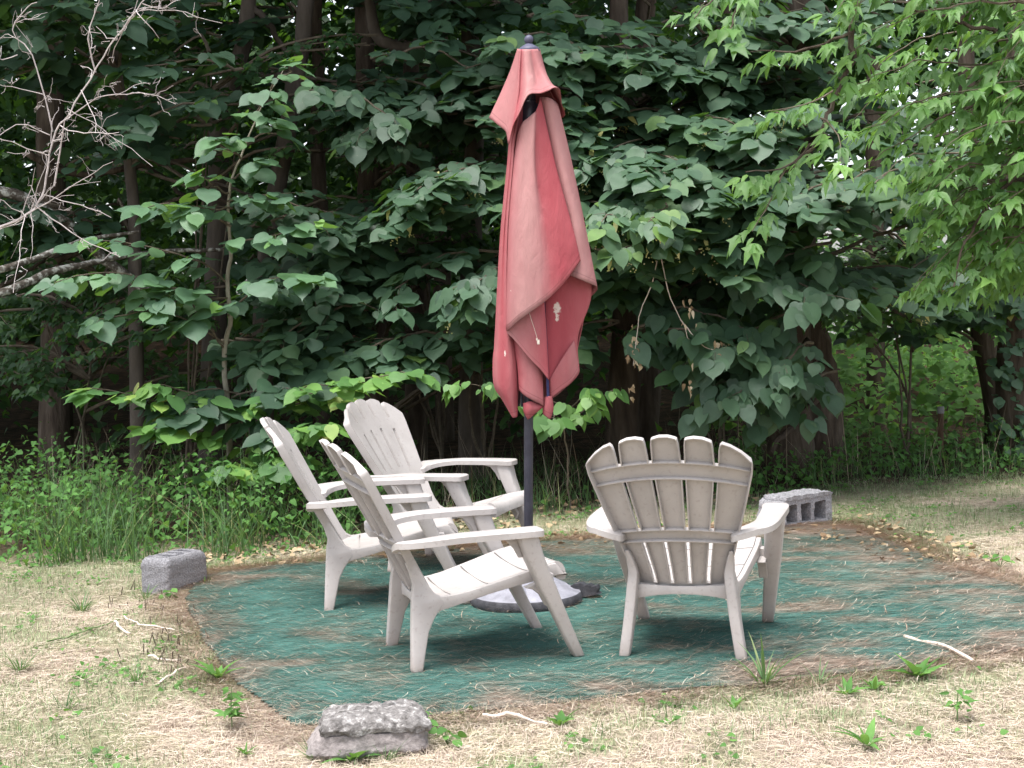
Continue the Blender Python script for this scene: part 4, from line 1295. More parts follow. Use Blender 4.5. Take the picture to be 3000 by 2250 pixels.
def tree_root(name, label, cat, base, group=None):
    b = np.asarray(base, float)
    CUR.clear(); CUR['base'] = b
    return empty(name, label, cat, (b[0], b[1], float(ground_z(b[0], b[1])) if True else 0), group)

def wbuild(mb, name, mat, parent, smooth=50):
    if not mb.v: return None
    off = np.array(parent.location)
    mb.v = [tuple(np.array(p) - off) for p in mb.v]
    return mb.build(name, mat, parent, smooth=smooth)

def gbase(u, Y, z=0):                 # ground point under picture column u (2212 px view) at distance Y
    # find v so that height is zero
    lo, hi = 0.0, 2600.0
    for _ in range(40):
        mid = .5 * (lo + hi)
        if Q(u, mid, Y)[2] > z: lo = mid
        else: hi = mid
    return Q(u, lo, Y)

def qs(Y, *uv):
    """picture polyline (2212 px view) to world; Y is one distance or a (start, end) pair"""
    n = len(uv)
    Ys = np.linspace(*Y, n) if isinstance(Y, tuple) else [Y] * n
    return [Q(u, v, y) for (u, v), y in zip(uv, Ys)]

def zone_limbs(L, mb, zone, n, Y, length, slope=(0.0, .25), dirs=(-1, 1), size=.148, flowers=None, **kw):
    """leafy limbs whose tips fill a picture zone (2212 px view) at distances Y"""
    u0, v0, u1, v1 = zone
    for k in range(n):
        u, v = random.uniform(u0, u1), random.uniform(v0, v1)
        y = random.uniform(*Y)
        dx = random.choice(dirs) * random.uniform(*length)
        tip = Q(u, v, y - .25)
        root = tip + np.array([-dx, random.uniform(.3, .8), random.uniform(*slope) * abs(dx) + .1])
        mid = .5 * (tip + root) + np.array([0, 0, .12 * abs(dx)])
        join_limb(mb, root)
        limb(L, mb, [root, mid, tip], size=size, flowers=flowers, **kw)

# ------------------------------------------------------------------ trees of the wood edge
def finish_tree(root, trunk_mb, L, leaf, bark, extra=None, flowers=None, temps=HEARTS):
    if trunk_mb is not None: wbuild(trunk_mb, 'trunk', bark, root)
    if extra is not None and extra.v: wbuild(extra, 'branches', M['twig'] if extra is not None else bark, root)
    if L is not None and L.P: L.build('crown', temps, leaf, root)
    if flowers:
        fl = Leaves(); fm = MB()
        for p in flowers: flower_cluster(fl, fm, p)
        b = fl.build('blossom_bracts', LANCE[:1], M['bract'], root); b['kind'] = 'stuff'
        off = np.array(root.location); fm.v = [tuple(np.array(p) - off) for p in fm.v]
        me = bpy.data.meshes.new('blossom_buds'); me.from_pydata(fm.v, [], fm.f); me.materials.append(M['bract'])
        at = me.attributes.new('rnd', 'FLOAT', 'FACE'); at.data.foreach_set('value', np.repeat(rng.uniform(0, 1, len(fm.f) // 8), 8).astype(np.float32))
        link(bpy.data.objects.new('blossom_buds', me), root)['kind'] = 'stuff'

def normal_rr(): return min(1, max(0, random.gauss(.45, .22)))
def young_rr(): return min(1, random.random() ** 1.1)

# --- tall pale-stemmed sapling behind the chairs on the left
Y0 = 10.1
b = gbase(497, Y0)
T = tree_root('linden_sapling', 'slender pale stemmed linden sapling rising in a leafy spire behind the side-on chairs', 'tree', b)
tm, br, L = MB(), MB(), Leaves()
tm.tube(wob([b - [0, 0, .05]] + qs(Y0, (493, 900), (486, 765), (500, 690), (491, 600), (497, 530), (492, 420), (522, 325), (562, 235), (625, 128)), 60, .004), [.022, .019, .017, .014, .010, .006, .003], 8)
sap_rr = lambda: min(1, max(0, random.gauss(.5, .22)))
k = dict(size=.152, twig_gap=.15, twig_len=(.18, .42), rr=sap_rr, r=(.008, .003))
for y, pts in [((10.1, 9.5), ((487, 755), (440, 705), (380, 655), (300, 610), (200, 590), (95, 615))), ((10.1, 9.6), ((487, 750), (400, 700), (310, 680), (215, 690))),
               ((10.1, 9.6), ((498, 690), (540, 650), (600, 610), (690, 600))), ((10.1, 9.7), ((492, 610), (430, 570), (340, 545), (210, 520))),
               ((10.1, 9.8), ((497, 540), (560, 515), (640, 490))), ((10.1, 9.6), ((495, 500), (440, 470), (350, 450), (300, 450))),
               ((10.1, 9.7), ((493, 640), (440, 640), (370, 620), (320, 640)))]:
    limb(L, br, qs(y, *pts), **k)
k2 = dict(k, twig_len=(.10, .22), size=.14)
for pts in [((492, 420), (460, 395), (430, 380)), ((497, 400), (530, 370), (570, 345)), ((515, 340), (485, 315), (470, 300)), ((530, 310), (560, 280), (595, 262)), ((550, 260), (575, 215), (600, 200)), ((492, 440), (535, 430), (580, 420)), ((495, 450), (450, 440), (410, 445)), ((585, 190), (610, 160), (632, 135))]:
    limb(L, br, qs((10.1, 9.85), *pts), **k2)
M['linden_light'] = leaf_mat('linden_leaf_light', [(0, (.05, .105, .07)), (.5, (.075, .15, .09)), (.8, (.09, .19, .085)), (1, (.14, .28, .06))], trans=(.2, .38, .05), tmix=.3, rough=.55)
finish_tree(T, tm, L, M['linden_light'], M['barkpale'], br)

# --- low yellow-green shoots
b = gbase(560, 10.0)
T = tree_root('linden_shoots', 'low spreading linden shoots with yellow-green young leaves above the chair backs', 'shrub', b)
tm, br, L = MB(), MB(), Leaves()
for top in ((520, 900), (600, 930), (540, 960)):
    tm.tube(wob([b + rng.normal(0, .05, 3) * [1, 1, 0]] + qs(10.0, top), 14, .008), [.012, .007], 6)
k = dict(size=.135, twig_gap=.13, twig_len=(.14, .34), rr=young_rr, r=(.007, .003))
for y, pts in [((10.0, 9.5), ((520, 905), (450, 890), (380, 870), (290, 850), (195, 838))), ((10.0, 9.5), ((520, 900), (600, 860), (690, 835), (760, 825))), ((9.9, 9.4), ((600, 880), (720, 850), (800, 820), (885, 808))),
               ((10, 9.5), ((520, 940), (430, 930), (330, 925))), ((10, 9.4), ((560, 950), (640, 930), (690, 920))), ((10, 9.5), ((540, 960), (500, 1000), (470, 1010))), ((10, 9.5), ((560, 960), (600, 985), (645, 990))),
               ((10, 9.6), ((500, 890), (420, 850), (330, 830)))]:
    limb(L, br, qs(y, *pts), **k)
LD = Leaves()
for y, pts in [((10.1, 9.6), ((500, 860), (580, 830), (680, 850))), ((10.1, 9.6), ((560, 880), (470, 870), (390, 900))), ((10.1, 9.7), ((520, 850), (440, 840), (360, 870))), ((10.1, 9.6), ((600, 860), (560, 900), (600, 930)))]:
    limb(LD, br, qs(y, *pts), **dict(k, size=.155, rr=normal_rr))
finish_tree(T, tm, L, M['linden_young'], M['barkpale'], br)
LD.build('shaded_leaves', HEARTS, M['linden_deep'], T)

# --- thin pale trunk far left with a big-leaved crown
b = gbase(300, 11.6)
T = tree_root('linden_tree', 'thin straight trunk with broad dark leaves behind the bare white twigs', 'tree', b)
tm, br, L = MB(), MB(), Leaves()
trunk_tube(tm, [b] + qs(11.6, (290, 620), (285, 420), (272, 330), (262, 230), (240, 100), (225, -200), (225, -500)), [.06, .045, .04, .03], 10, .008)
zone_limbs(L, br, (-30, -20, 290, 280), 16, (10.4, 11.4), (.5, 1.0), size=.19, twig_gap=.2, rr=normal_rr)
zone_limbs(L, br, (150, 250, 400, 400), 3, (10.8, 11.4), (.3, .6), size=.148, twig_gap=.22, rr=normal_rr)
zone_limbs(L, br, (-20, 420, 150, 560), 5, (10.8, 11.6), (.3, .6), size=.148, rr=normal_rr)
crown_roof(L, b + [-1.0, .6, 0], 3.2, 2.8, 5.2, 8.0, 1500)
finish_tree(T, tm, L, M['linden_deep'], M['barkgrey'], br)

# --- straight grey-brown trunk
b = gbase(560, 12.3)
T = tree_root('forest_tree', 'straight grey brown trunk rising behind the leafy sapling spire', 'tree', b)
tm, br, L = MB(), MB(), Leaves()
trunk_tube(tm, [b] + qs(12.3, (572, 700), (590, 480), (612, 320), (632, 180), (650, 40), (668, -150), (690, -500)), [.11, .085, .075, .065, .05], 12, .008)
tm.tube(wob(qs(12.3, (628, 170), (470, 165), (330, 152)), 20, .01), [.022, .012], 6)
tm.tube(wob(qs(12.3, (632, 172), (760, 172)), 14, .01), [.02, .01], 6)
tm.tube(wob(qs((12.3, 11.6), (590, 480), (545, 430), (500, 400), (330, 330)), 20, .01), [.02, .008], 6)
zone_limbs(L, br, (560, 480, 780, 760), 16, (10.6, 11.8), (.4, .8), size=.152, rr=normal_rr)
zone_limbs(L, br, (420, 60, 640, 180), 2, (12.3, 13), (.4, .7), size=.13, rr=normal_rr)
crown_roof(L, b + [.2, .8, 0], 3.2, 3.0, 5.4, 8.5, 1600)
finish_tree(T, tm, L, M['linden_deep'], M['barkgrey'], br)

# --- curved trunk
b = gbase(452, 12.9)
T = tree_root('forest_tree', 'curved forked trunk leaning over between two straighter trunks', 'tree', b)
tm, br, L = MB(), MB(), Leaves()
trunk_tube(tm, [b] + qs(12.9, (462, 600), (470, 330), (478, 250), (512, 150), (534, 60), (540, -60), (540, -500)), [.11, .085, .07, .055], 12, .008)
tm.tube(wob(qs(12.9, (540, 10), (575, 50), (600, 90), (630, 130)), 20, .008), [.035, .02], 8)
tm.tube(wob(qs((12.9, 12.2), (472, 290), (420, 240), (380, 210), (300, 180)), 20, .012), [.018, .006], 6)
tm.tube(wob(qs((12.9, 12), (470, 420), (420, 440), (330, 370), (200, 350)), 24, .012), [.025, .012], 6)
zone_limbs(L, br, (300, 30, 560, 200), 3, (12.8, 14), (.4, .8), size=.13, rr=normal_rr)
crown_roof(L, b + [0, 1.5, 0], 3.0, 3.0, 5.8, 8.5, 1300)
finish_tree(T, tm, L, M['linden_deep'], M['barkgrey'], br)

# --- twin black trunks in the middle
b = gbase(812, 12.6)
T = tree_root('forest_tree', 'blackish trunk in the middle of the wood with tiers of drooping leaves beside the umbrella', 'tree', b)
tm, br, L, fl = MB(), MB(), Leaves(), []
trunk_tube(tm, [b] + qs(12.6, (812, 640), (806, 480), (800, 360), (796, 240), (790, 0), (785, -500)), [.13, .11, .10, .085, .06], 12, .008)
tm.tube(wob(qs((12.6, 12), (800, 330), (860, 300), (960, 255), (1080, 220)), 22, .012), [.04, .02], 8)
tm.tube(wob(qs((12.6, 12), (806, 322), (700, 322), (620, 325)), 16, .008), [.028, .014], 7)
zone_limbs(L, br, (760, 255, 950, 330), 5, (10.9, 11.6), (.5, .9), dirs=(1, -1), size=.155, rr=normal_rr, droop=(.5, 1.1))
zone_limbs(L, br, (800, 430, 900, 480), 3, (10.4, 10.9), (.5, .9), dirs=(-1,), size=.152, rr=normal_rr, flowers=fl)
for pts in [((1150, 355), (1060, 378), (960, 415), (870, 455)), ((1130, 375), (1030, 420), (940, 450), (850, 490)), ((1120, 360), (1040, 375), (950, 385)), ((1120, 400), (1060, 430), (1000, 445))]:
    limb(L, br, qs((10.9, 10.3), *pts), size=.148, twig_gap=.12, twig_len=(.2, .42), rr=normal_rr, flowers=fl, r=(.012, .004))
zone_limbs(L, br, (700, 480, 870, 560), 6, (10.6, 11.2), (.4, .8), size=.155, rr=normal_rr)
zone_limbs(L, br, (690, 560, 860, 680), 6, (10.5, 11.2), (.4, .8), size=.155, rr=normal_rr)
zone_limbs(L, br, (580, 730, 960, 830), 15, (10.3, 11.0), (.4, .9), size=.152, rr=normal_rr)
zone_limbs(L, br, (1060, 730, 1180, 830), 6, (10.6, 11.2), (.4, .8), size=.152, rr=normal_rr)
for pts in [((1100, 560), (1060, 600), (1000, 650)), ((1110, 590), (1060, 630), (990, 670)), ((1110, 570), (1050, 590), (1000, 615))]:
    limb(L, br, qs((10.5, 10.0), *pts), size=.15, twig_gap=.13, twig_len=(.15, .3), rr=normal_rr, flowers=fl, r=(.009, .004), droop=(.5, 1.1))
crown_roof(L, b + [0, .8, 0], 3.4, 3.2, 5.4, 8.8, 1800)
finish_tree(T, tm, L, M['linden'], M['bark'], br, fl)

b = gbase(895, 13.2)
T = tree_root('forest_tree', 'second blackish trunk close beside the first one in the middle of the wood', 'tree', b)
tm, br, L = MB(), MB(), Leaves()
trunk_tube(tm, [b] + qs(13.2, (900, 640), (893, 480), (888, 350), (884, 200), (880, -500)), [.11, .095, .08, .06], 12, .008)
zone_limbs(L, br, (740, 190, 900, 260), 3, (12.0, 13), (.5, .9), size=.152, rr=normal_rr)
crown_roof(L, b + [0, 2.2, 0], 3.2, 3.0, 5.8, 9, 1300)
finish_tree(T, tm, L, M['linden_deep'], M['bark'], br)

# --- tree with the sagging side limb at the top
b = gbase(1018, 12.2)
T = tree_root('forest_tree', 'dark trunk behind the umbrella top with one thick sagging side limb', 'tree', b)
tm, br, L = MB(), MB(), Leaves()
trunk_tube(tm, [b] + qs(12.2, (1016, 600), (1018, 300), (1014, 160), (1008, 60), (1000, -50), (985, -500)), [.11, .085, .075, .07, .05], 12, .007)
tm.tube(wob(qs((12.0, 12.2), (785, -60), (795, 20), (815, 75), (870, 100), (950, 122), (1015, 135)), 26, .007), [.035, .05, .052, .055], 9)
tm.tube(wob(qs(12.2, (940, 118), (860, 88), (800, 95)), 14, .01), [.02, .008], 6)
tm.tube(wob(qs((12.2, 11.6), (1012, 20), (960, 0), (880, 5)), 14, .01), [.02, .008], 6)
zone_limbs(L, br, (700, 195, 1080, 260), 11, (11.2, 12.0), (.5, 1.0), size=.152, rr=normal_rr)
zone_limbs(L, br, (840, 130, 1080, 240), 8, (11.2, 12), (.5, .9), size=.152, rr=normal_rr)
zone_limbs(L, br, (830, -10, 1090, 60), 8, (11.6, 12.6), (.5, .9), size=.148, rr=normal_rr)
crown_roof(L, b + [0, .5, 0], 3.2, 2.8, 5.4, 8.5, 1700)
finish_tree(T, tm, L, M['linden_deep'], M['barkgrey'], br)

# --- big linden behind the umbrella, tiers on its right
b = gbase(1335, 11.9)
T = tree_root('linden_tree', 'broad linden hung with pale blossom, its leaf tiers filling the space beside the umbrella', 'tree', b)
tm, br, L, fl = MB(), MB(), Leaves(), []
trunk_tube(tm, [b] + qs(11.9, (1340, 800), (1348, 600), (1345, 420), (1335, 300), (1335, 150), (1330, -60), (1325, -500)), [.15, .12, .10, .08, .06], 12, .01)
for pts in [((1345, 400), (1300, 350), (1240, 335)), ((1345, 480), (1290, 470), (1230, 500)), ((1345, 470), (1450, 440), (1560, 420)), ((1345, 500), (1500, 450), (1640, 430), (1780, 440), (1900, 455)), ((1560, 440), (1640, 495), (1760, 560), (1880, 610), (1930, 632)), ((1350, 560), (1310, 570), (1280, 640)), ((1345, 350), (1440, 300), (1520, 290))]:
    tm.tube(wob(qs((11.8, 10.8), *pts), 20, .01), [.026, .010], 6)
kk = dict(size=.152, rr=normal_rr)
zone_limbs(L, br, (1200, 60, 1430, 220), 13, (10.7, 11.6), (.5, .9), **kk)
zone_limbs(L, br, (1210, 210, 1400, 330), 9, (10.4, 11.2), (.4, .8), flowers=fl, **kk)
zone_limbs(L, br, (1240, 330, 1480, 450), 11, (10.2, 11.0), (.4, .8), flowers=fl, **kk)
zone_limbs(L, br, (1450, 280, 1660, 400), 11, (10.2, 11.0), (.4, .9), flowers=fl, **kk)
zone_limbs(L, br, (1480, 410, 1900, 480), 18, (10.0, 10.8), (.5, 1.0), dirs=(1, 1, -1), flowers=fl, **kk)
zone_limbs(L, br, (1280, 440, 1500, 560), 11, (9.9, 10.7), (.4, .8), flowers=fl, **kk)
zone_limbs(L, br, (1480, 500, 1720, 580), 9, (10.2, 11), (.4, .9), flowers=fl, **kk)
zone_limbs(L, br, (1270, 570, 1420, 700), 7, (10.2, 11), (.4, .7), **kk)
zone_limbs(L, br, (1430, 110, 1640, 290), 13, (10.9, 11.8), (.5, .9), **kk)
zone_limbs(L, br, (1660, 560, 1830, 650), 6, (10.0, 10.7), (.4, .8), droop=(.6, 1.2), **kk)
zone_limbs(L, br, (1830, 570, 2080, 660), 7, (10.4, 11.2), (.5, .9), flowers=fl, **kk)
for pts in [((1380, 470), (1320, 470), (1285, 510)), ((1400, 480), (1370, 530), (1330, 550)), ((1420, 430), (1440, 450), (1400, 480))]:
    limb(L, br, qs((10.0, 9.4), *pts), size=.13, twig_gap=.12, twig_len=(.12, .25), rr=lambda: random.uniform(.6, 1), flowers=fl, r=(.008, .003), droop=(.5, 1.2))
crown_roof(L, b + [-.9, .8, 0], 2.3, 2.6, 5.4, 8.5, 1300)
finish_tree(T, tm, L, M['linden'], M['bark'], br, fl)

# --- young yellow-green shoots below the umbrella cloth
b = gbase(1235, 10.2)
T = tree_root('linden_shoots', 'small bright green linden shoots just below the hem of the umbrella', 'shrub', b)
tm, br, L = MB(), MB(), Leaves()
tm.tube(wob([b] + qs(10.2, (1225, 960), (1230, 900)), 14, .006), [.008, .005], 6)
for pts in [((1230, 900), (1275, 880), (1330, 840)), ((1228, 910), (1200, 900), (1180, 905)), ((1235, 890), (1260, 850), (1290, 850)), ((1230, 880), (1080, 830), (985, 832))]:
    limb(L, br, qs((10.2, 9.8), *pts), size=.105, twig_gap=.16, twig_len=(.08, .18), rr=lambda: random.uniform(.3, .85), r=(.005, .002), droop=(.5, 1.2))
finish_tree(T, tm, L, M['linden_young'], M['twig'], br)

# --- big gnarled double trunk on the right, low drooping spray in front of it
b = gbase(1700, 11.7)
T = tree_root('forest_tree', 'thick gnarled double trunk behind the chair that shows its ribbed back', 'tree', b)
tm, br, L = MB(), MB(), Leaves()
trunk_tube(tm, [b - [0, 0, .05]] + qs(11.7, (1700, 1000), (1698, 900), (1705, 800), (1715, 600), (1722, 380), (1722, 170), (1716, 0), (1710, -500)), [.22, .18, .165, .13, .10, .08], 14, .012, jit=.3)
b2 = gbase(1785, 11.9)
trunk_tube(tm, [b2 - [0, 0, .05]] + qs(11.9, (1782, 1000), (1778, 880), (1765, 760), (1745, 620), (1735, 480)), [.2, .16, .12, .09], 14, .012, jit=.3)
tm.tube(wob(qs((11.0, 11.7), (1660, 985), (1725, 910), (1800, 830)), 20, .008), [.022, .03], 7)
for pts in [((1500, 742), (1560, 755), (1640, 772), (1700, 790)), ((1700, 800), (1760, 800), (1815, 798))]:
    tm.tube(wob(qs((10.6, 10.2), *pts), 16, .006), [.012, .006], 6)
zone_limbs(L, br, (1470, 720, 1690, 800), 9, (10.1, 10.8), (.4, .8), dirs=(1, 1, -1), size=.155, rr=normal_rr, droop=(.4, 1.1))
zone_limbs(L, br, (1490, 800, 1720, 890), 6, (10.0, 10.6), (.3, .6), dirs=(1, -1), size=.148, rr=normal_rr, droop=(.7, 1.3))
zone_limbs(L, br, (1500, 560, 1680, 700), 6, (11, 11.6), (.3, .7), size=.15, rr=normal_rr)
zone_limbs(L, br, (1560, 0, 1900, 300), 15, (10.8, 11.6), (.5, .9), size=.148, rr=normal_rr)
zone_limbs(L, br, (1900, 280, 2200, 470), 9, (11.0, 12.0), (.5, .9), size=.15, rr=normal_rr)
finish_tree(T, tm, L, M['linden'], M['bark'], br)

# --- trunks on the right edge
b = gbase(2150, 13.0)
T = tree_root('forest_tree', 'dark leaning trunk against the bright leafy clearing', 'tree', b)
tm, br, L = MB(), MB(), Leaves()
trunk_tube(tm, [b] + qs(13.0, (2143, 880), (2120, 760), (2106, 640), (2098, 480), (2085, 300), (2060, -300)), [.11, .10, .085, .06], 12, .01)
zone_limbs(L, br, (1980, 620, 2140, 740), 6, (12, 12.8), (.4, .7), size=.15, rr=normal_rr)
finish_tree(T, tm, L, M['linden'], M['bark'], br)
b = gbase(2200, 12.2)
T = tree_root('forest_tree', 'dark vine covered trunk at the very edge of the picture beyond the lawn', 'tree', b)
tm, br, L = MB(), MB(), Leaves()
trunk_tube(tm, [b] + qs(12.2, (2195, 900), (2190, 740), (2188, 600), (2190, 400), (2200, -300)), [.16, .14, .11, .09], 12, .01)
for _ in range(150):
    v = random.uniform(560, 1010); y = 12.05
    p = Q(random.uniform(2140, 2240), v, y + random.uniform(-.2, .1))
    leaf_on(L, p, unit(np.array([rng.normal(0, .7), -1, 0])), .095, (.2, 1.0), .6, normal_rr())
crown_roof(L, b + [1.8, .5, 0], 1.6, 1.8, 5.6, 8.5, 500)
finish_tree(T, tm, L, M['linden'], M['bark'], br)
# further trunks that show between the leaves
for (u, y, ub, r, lab) in [(1390, 13.5, 1400, .13, 'black trunk high above the pale blossom of the broad linden'), (110, 13.8, 120, .16, 'thick black trunk in the deep shade behind the tall grass'), (690, 15, 700, .09, 'slim far trunk deep in the wood between the sapling and the black trunks'),
                           (1560, 14.5, 1570, .12, 'far dark trunk deep in the wood behind the dry hanging leaves'), (960, 15.2, 965, .1, 'far trunk showing low between dark leaf tiers near the umbrella pole'), (1880, 15, 1890, .1, 'far slim trunk standing in the bright clearing behind the post')]:
    b = gbase(ub, y)
    T = tree_root('forest_tree', lab, 'tree', b)
    tm, br, L = MB(), MB(), Leaves()
    trunk_tube(tm, [b] + qs(y, (ub, 600), (u, 200), (u - 5, -100), (u - 10, -500)), [r, r * .85, r * .7, r * .5], 12, .012)
    zone_limbs(L, br, (u - 260, 0, u + (90 if u == 1390 else 260), 420), {110: 2, 690: 2, 1880: 0, 1560: 3}.get(u, 7), (y - 1.2, y + .5), (.5, 1), size=.15, rr=normal_rr, twig_gap=.2)
    if u not in (1880, 1560, 1390): crown_roof(L, b + [-.3, 1.5, 0], 2.4, 3.0, 5.6, 9, 1000)
    finish_tree(T, tm, L, M['linden_deep'], M['bark'], br)

# --- box elder hanging in from the upper right
bb = np.array([4.1, 8.6, 0.0])
T = tree_root('box_elder', 'light green box elder whose drooping branches hang in over the corner of the lawn', 'tree', bb)
tm, br, L = MB(), MB(), Leaves()
trunk_tube(tm, [bb, bb + [.1, 0, 1.5], bb + [-.1, 0, 3.2], bb + [-.4, 0, 4.6], bb + [-.9, .1, 6.0]], [.15, .12, .10, .07], 12, .012)
def elder_leaf(p, out, size):
    """compound leaf: stalk with three to five hanging leaflets"""
    a = random.uniform(.15, .95)
    d = unit(out * math.cos(a) + np.array([0, 0, -1]) * math.sin(a))
    st = p + d * size * .8
    r = min(1, max(0, random.gauss(.5, .25)))
    lat = unit(np.cross(d, [0, 0, 1.0]) + 1e-6)
    nn = unit(np.array([0, 0, 1.0]) + OUT * .5 + rng.normal(0, .35, 3))
    L.add(st, d + rng.normal(0, .1, 3), nn, size * random.uniform(.9, 1.25), r)
    for s in (-1, 1):
        L.add(st, d * .8 + lat * s * .65 + np.array([0, 0, -.25]), nn + rng.normal(0, .2, 3), size * random.uniform(.75, 1.05), r)
        if random.random() < .4: L.add(p + d * size * .45, d * .6 + lat * s * .8 + np.array([0, 0, -.25]), nn + rng.normal(0, .2, 3), size * random.uniform(.6, .85), r)
def elder_spray(pts, size=.12, gap=.07, r=(.006, .002), droopy=.1):
    n = max(6, int(sum(np.linalg.norm(np.diff(np.asarray(pts), axis=0), axis=1)) / .06))
    P = wob(pts, n, .010)
    (br if r[0] < .007 else tm).tube(P, r, 5, cap=False)
    seg = np.linalg.norm(np.diff(P, axis=0), axis=1); cum = np.concatenate([[0], np.cumsum(seg)])
    d = .05; side = 1
    while d < cum[-1]:
        p = np.array([np.interp(d, cum, P[:, i]) for i in range(3)])
        j = max(0, min(n - 2, int(np.searchsorted(cum, d) - 1)))
        tg = unit(P[j + 1] - P[j]); lat = unit(np.cross(tg, [0, 0, 1.0]) + 1e-6) * side
        out = unit((tg * random.uniform(.2, .8) + lat * random.uniform(.3, 1) + OUT * random.uniform(0, .5) + np.array([-.3, 0, 0])) * [1, 1, .2])
        elder_leaf(p, out, size * random.uniform(.75, 1.15)); side = -side
        d += gap * random.uniform(.6, 1.5)
for y, pts, rr_ in [((8.6, 8.2), ((1905, -120), (1855, -10), (1842, 60), (1838, 110), (1800, 190), (1775, 250), (1745, 310), (1700, 360), (1640, 392)), (.022, .006)), ((8.2, 8.0), ((1745, 310), (1700, 350), (1650, 378), (1610, 372)), (.007, .003)),
                    ((8.4, 8.1), ((1838, 75), (1780, 100), (1700, 110), (1620, 112)), (.010, .003)), ((8.3, 8.0), ((1770, 255), (1810, 290), (1815, 350)), (.006, .002)), ((8.2, 8.0), ((1700, 360), (1660, 430), (1625, 500)), (.006, .002)), ((8.2, 8), ((1800, 195), (1730, 230), (1660, 240)), (.006, .002)),
                    ((8.3, 7.8), ((1640, -80), (1560, -20), (1500, 40)), (.010, .003)), ((8.2, 7.8), ((1640, -60), (1610, 0), (1580, 60), (1560, 90)), (.008, .003))]:
    elder_spray(qs(y, *pts), r=rr_, gap=.085 if rr_[0] > .009 else .06)
for _ in range(80):            # dense hanging mass at the edge
    u = 2260 - 440 * random.random() ** 1.4; v = random.uniform(-60, 430) + .25 * (2200 - u) * 0
    y = random.uniform(8.3, 9.4)
    if u < 1990 and v > 250 and random.random() < .6: continue
    tip = Q(u, v + 40, y); root = tip + np.array([random.uniform(.4, 1.0), random.uniform(0, .4), random.uniform(.05, .4)])
    join_limb(br, root, .007)
    elder_spray([root, .5 * (tip + root) + [0, 0, .08], tip], size=.12, gap=.07)
for _ in range(42):
    u = random.uniform(1960, 2250); v = random.uniform(380, 640)
    y = random.uniform(8.6, 9.6)
    tip = Q(u, v, y); root = tip + np.array([random.uniform(.3, .7), random.uniform(0, .4), random.uniform(.15, .4)])
    join_limb(br, root, .007)
    elder_spray([root, .5 * (tip + root) + [0, 0, .08], tip], size=.12, gap=.08)
for _ in range(18):
    u = random.uniform(1490, 1850); v = random.uniform(-60, 60); y = random.uniform(8.0, 8.8)
    if 1640 < u < 1800: continue
    tip = Q(u, v, y); root = tip + np.array([random.uniform(.2, .5), random.uniform(0, .3), random.uniform(.2, .4)])
    join_limb(br, root, .007)
    elder_spray([root, .5 * (tip + root) + [0, 0, .06], tip], size=.10, gap=.08)
for y, pts in [((8.8, 8.6), ((2230, 330), (2160, 420), (2100, 500), (2060, 620))), ((8.8, 8.6), ((2230, 180), (2130, 220), (2020, 260))), ((8.7, 8.5), ((2150, 60), (2060, 40), (1960, 20)))]:
    tm.tube(wob(qs(y, *pts), 20, .008), [.014, .005], 6)
finish_tree(T, tm, L, M['boxelder'], M['bark'], br, temps=LANCE)

# ------------------------------------------------------------------ dead tree with bare white twigs, lichen limbs
db = np.array([-3.35, 7.6, 0.0])
T = tree_root('dead_tree', 'leafless dead tree with bare whitish twigs reaching in at the upper edge', 'tree', db)
tm, br = MB(), MB()
trunk_tube(tm, [db, db + [.05, 0, 1.2], db + [.15, .05, 2.4], db + [.1, 0, 4.0]], [.09, .07, .05, .03], 10, .01)
YD = 7.6
def bare(pts, r, lvl=0, y=YD):
    n = max(6, int(sum(np.linalg.norm(np.diff(np.asarray(pts), axis=0), axis=1)) / .05))
    P = wob(pts, n, .006)
    br.tube(P, [r * .6, max(r * .28, .0009)], 5 if lvl < 2 else 4, cap=False)
    if lvl >= 3: return
    seg = np.linalg.norm(np.diff(P, axis=0), axis=1).sum()
    k = int(seg / [.08, .07, .09][lvl])
    for i in range(k):
        t = random.uniform(.12, .98); j = min(n - 2, int(t * (n - 1)))
        tg = unit(P[j + 1] - P[j])
        pr = unit(tg * random.uniform(.3, 1) + rng.normal(0, .75, 3))
        ln = seg * random.uniform(.12, .42) * (1 - .5 * t) if lvl else random.uniform(.12, .42)
        e = P[j] + pr * ln
        if lvl == 0: e[2] += .04
        bare([P[j], .5 * (P[j] + e) + rng.normal(0, .02, 3), e], max(r * .45, .0018), lvl + 1)
for pts, r in [(((-40, 500), (40, 478), (75, 440), (100, 380), (110, 290), (150, 240), (205, 155), (250, 80), (300, 20), (330, -30)), .011), (((110, 290), (95, 190), (70, 110), (35, 65), (60, 20), (80, 5)), .007), (((118, 400), (135, 300), (140, 260)), .009),
               (((140, 262), (200, 215), (260, 200), (330, 205), (380, 225)), .006), (((150, 240), (230, 280), (330, 360)), .004), (((75, 440), (130, 480), (200, 520), (260, 555)), .006), (((70, 445), (70, 500), (65, 560)), .004), (((95, 420), (160, 435), (240, 470)), .005),
               (((110, 290), (50, 270), (-10, 300)), .005), (((205, 155), (190, 80), (215, 0)), .008), (((300, 20), (380, 20), (480, 50)), .004), (((60, 470), (20, 440), (-20, 420)), .005), (((40, 120), (10, 130), (-20, 120)), .005), (((95, 205), (40, 190), (-10, 180)), .004)]:
    bare(qs((YD, YD - .1), *pts), r, 1)
tm.tube(wob([db + [.12, 0, 2.2]] + qs(YD, (-40, 500)), 10, .01), [.03, .014], 7)
tm.tube(wob([db + [.12, 0, 3.2]] + qs(YD, (330, -30)), 10, .01), [.02, .011], 7)
finish_tree(T, tm, None, None, M['deadwood'])
wbuild(br, 'twigs', M['deadwood'], T)

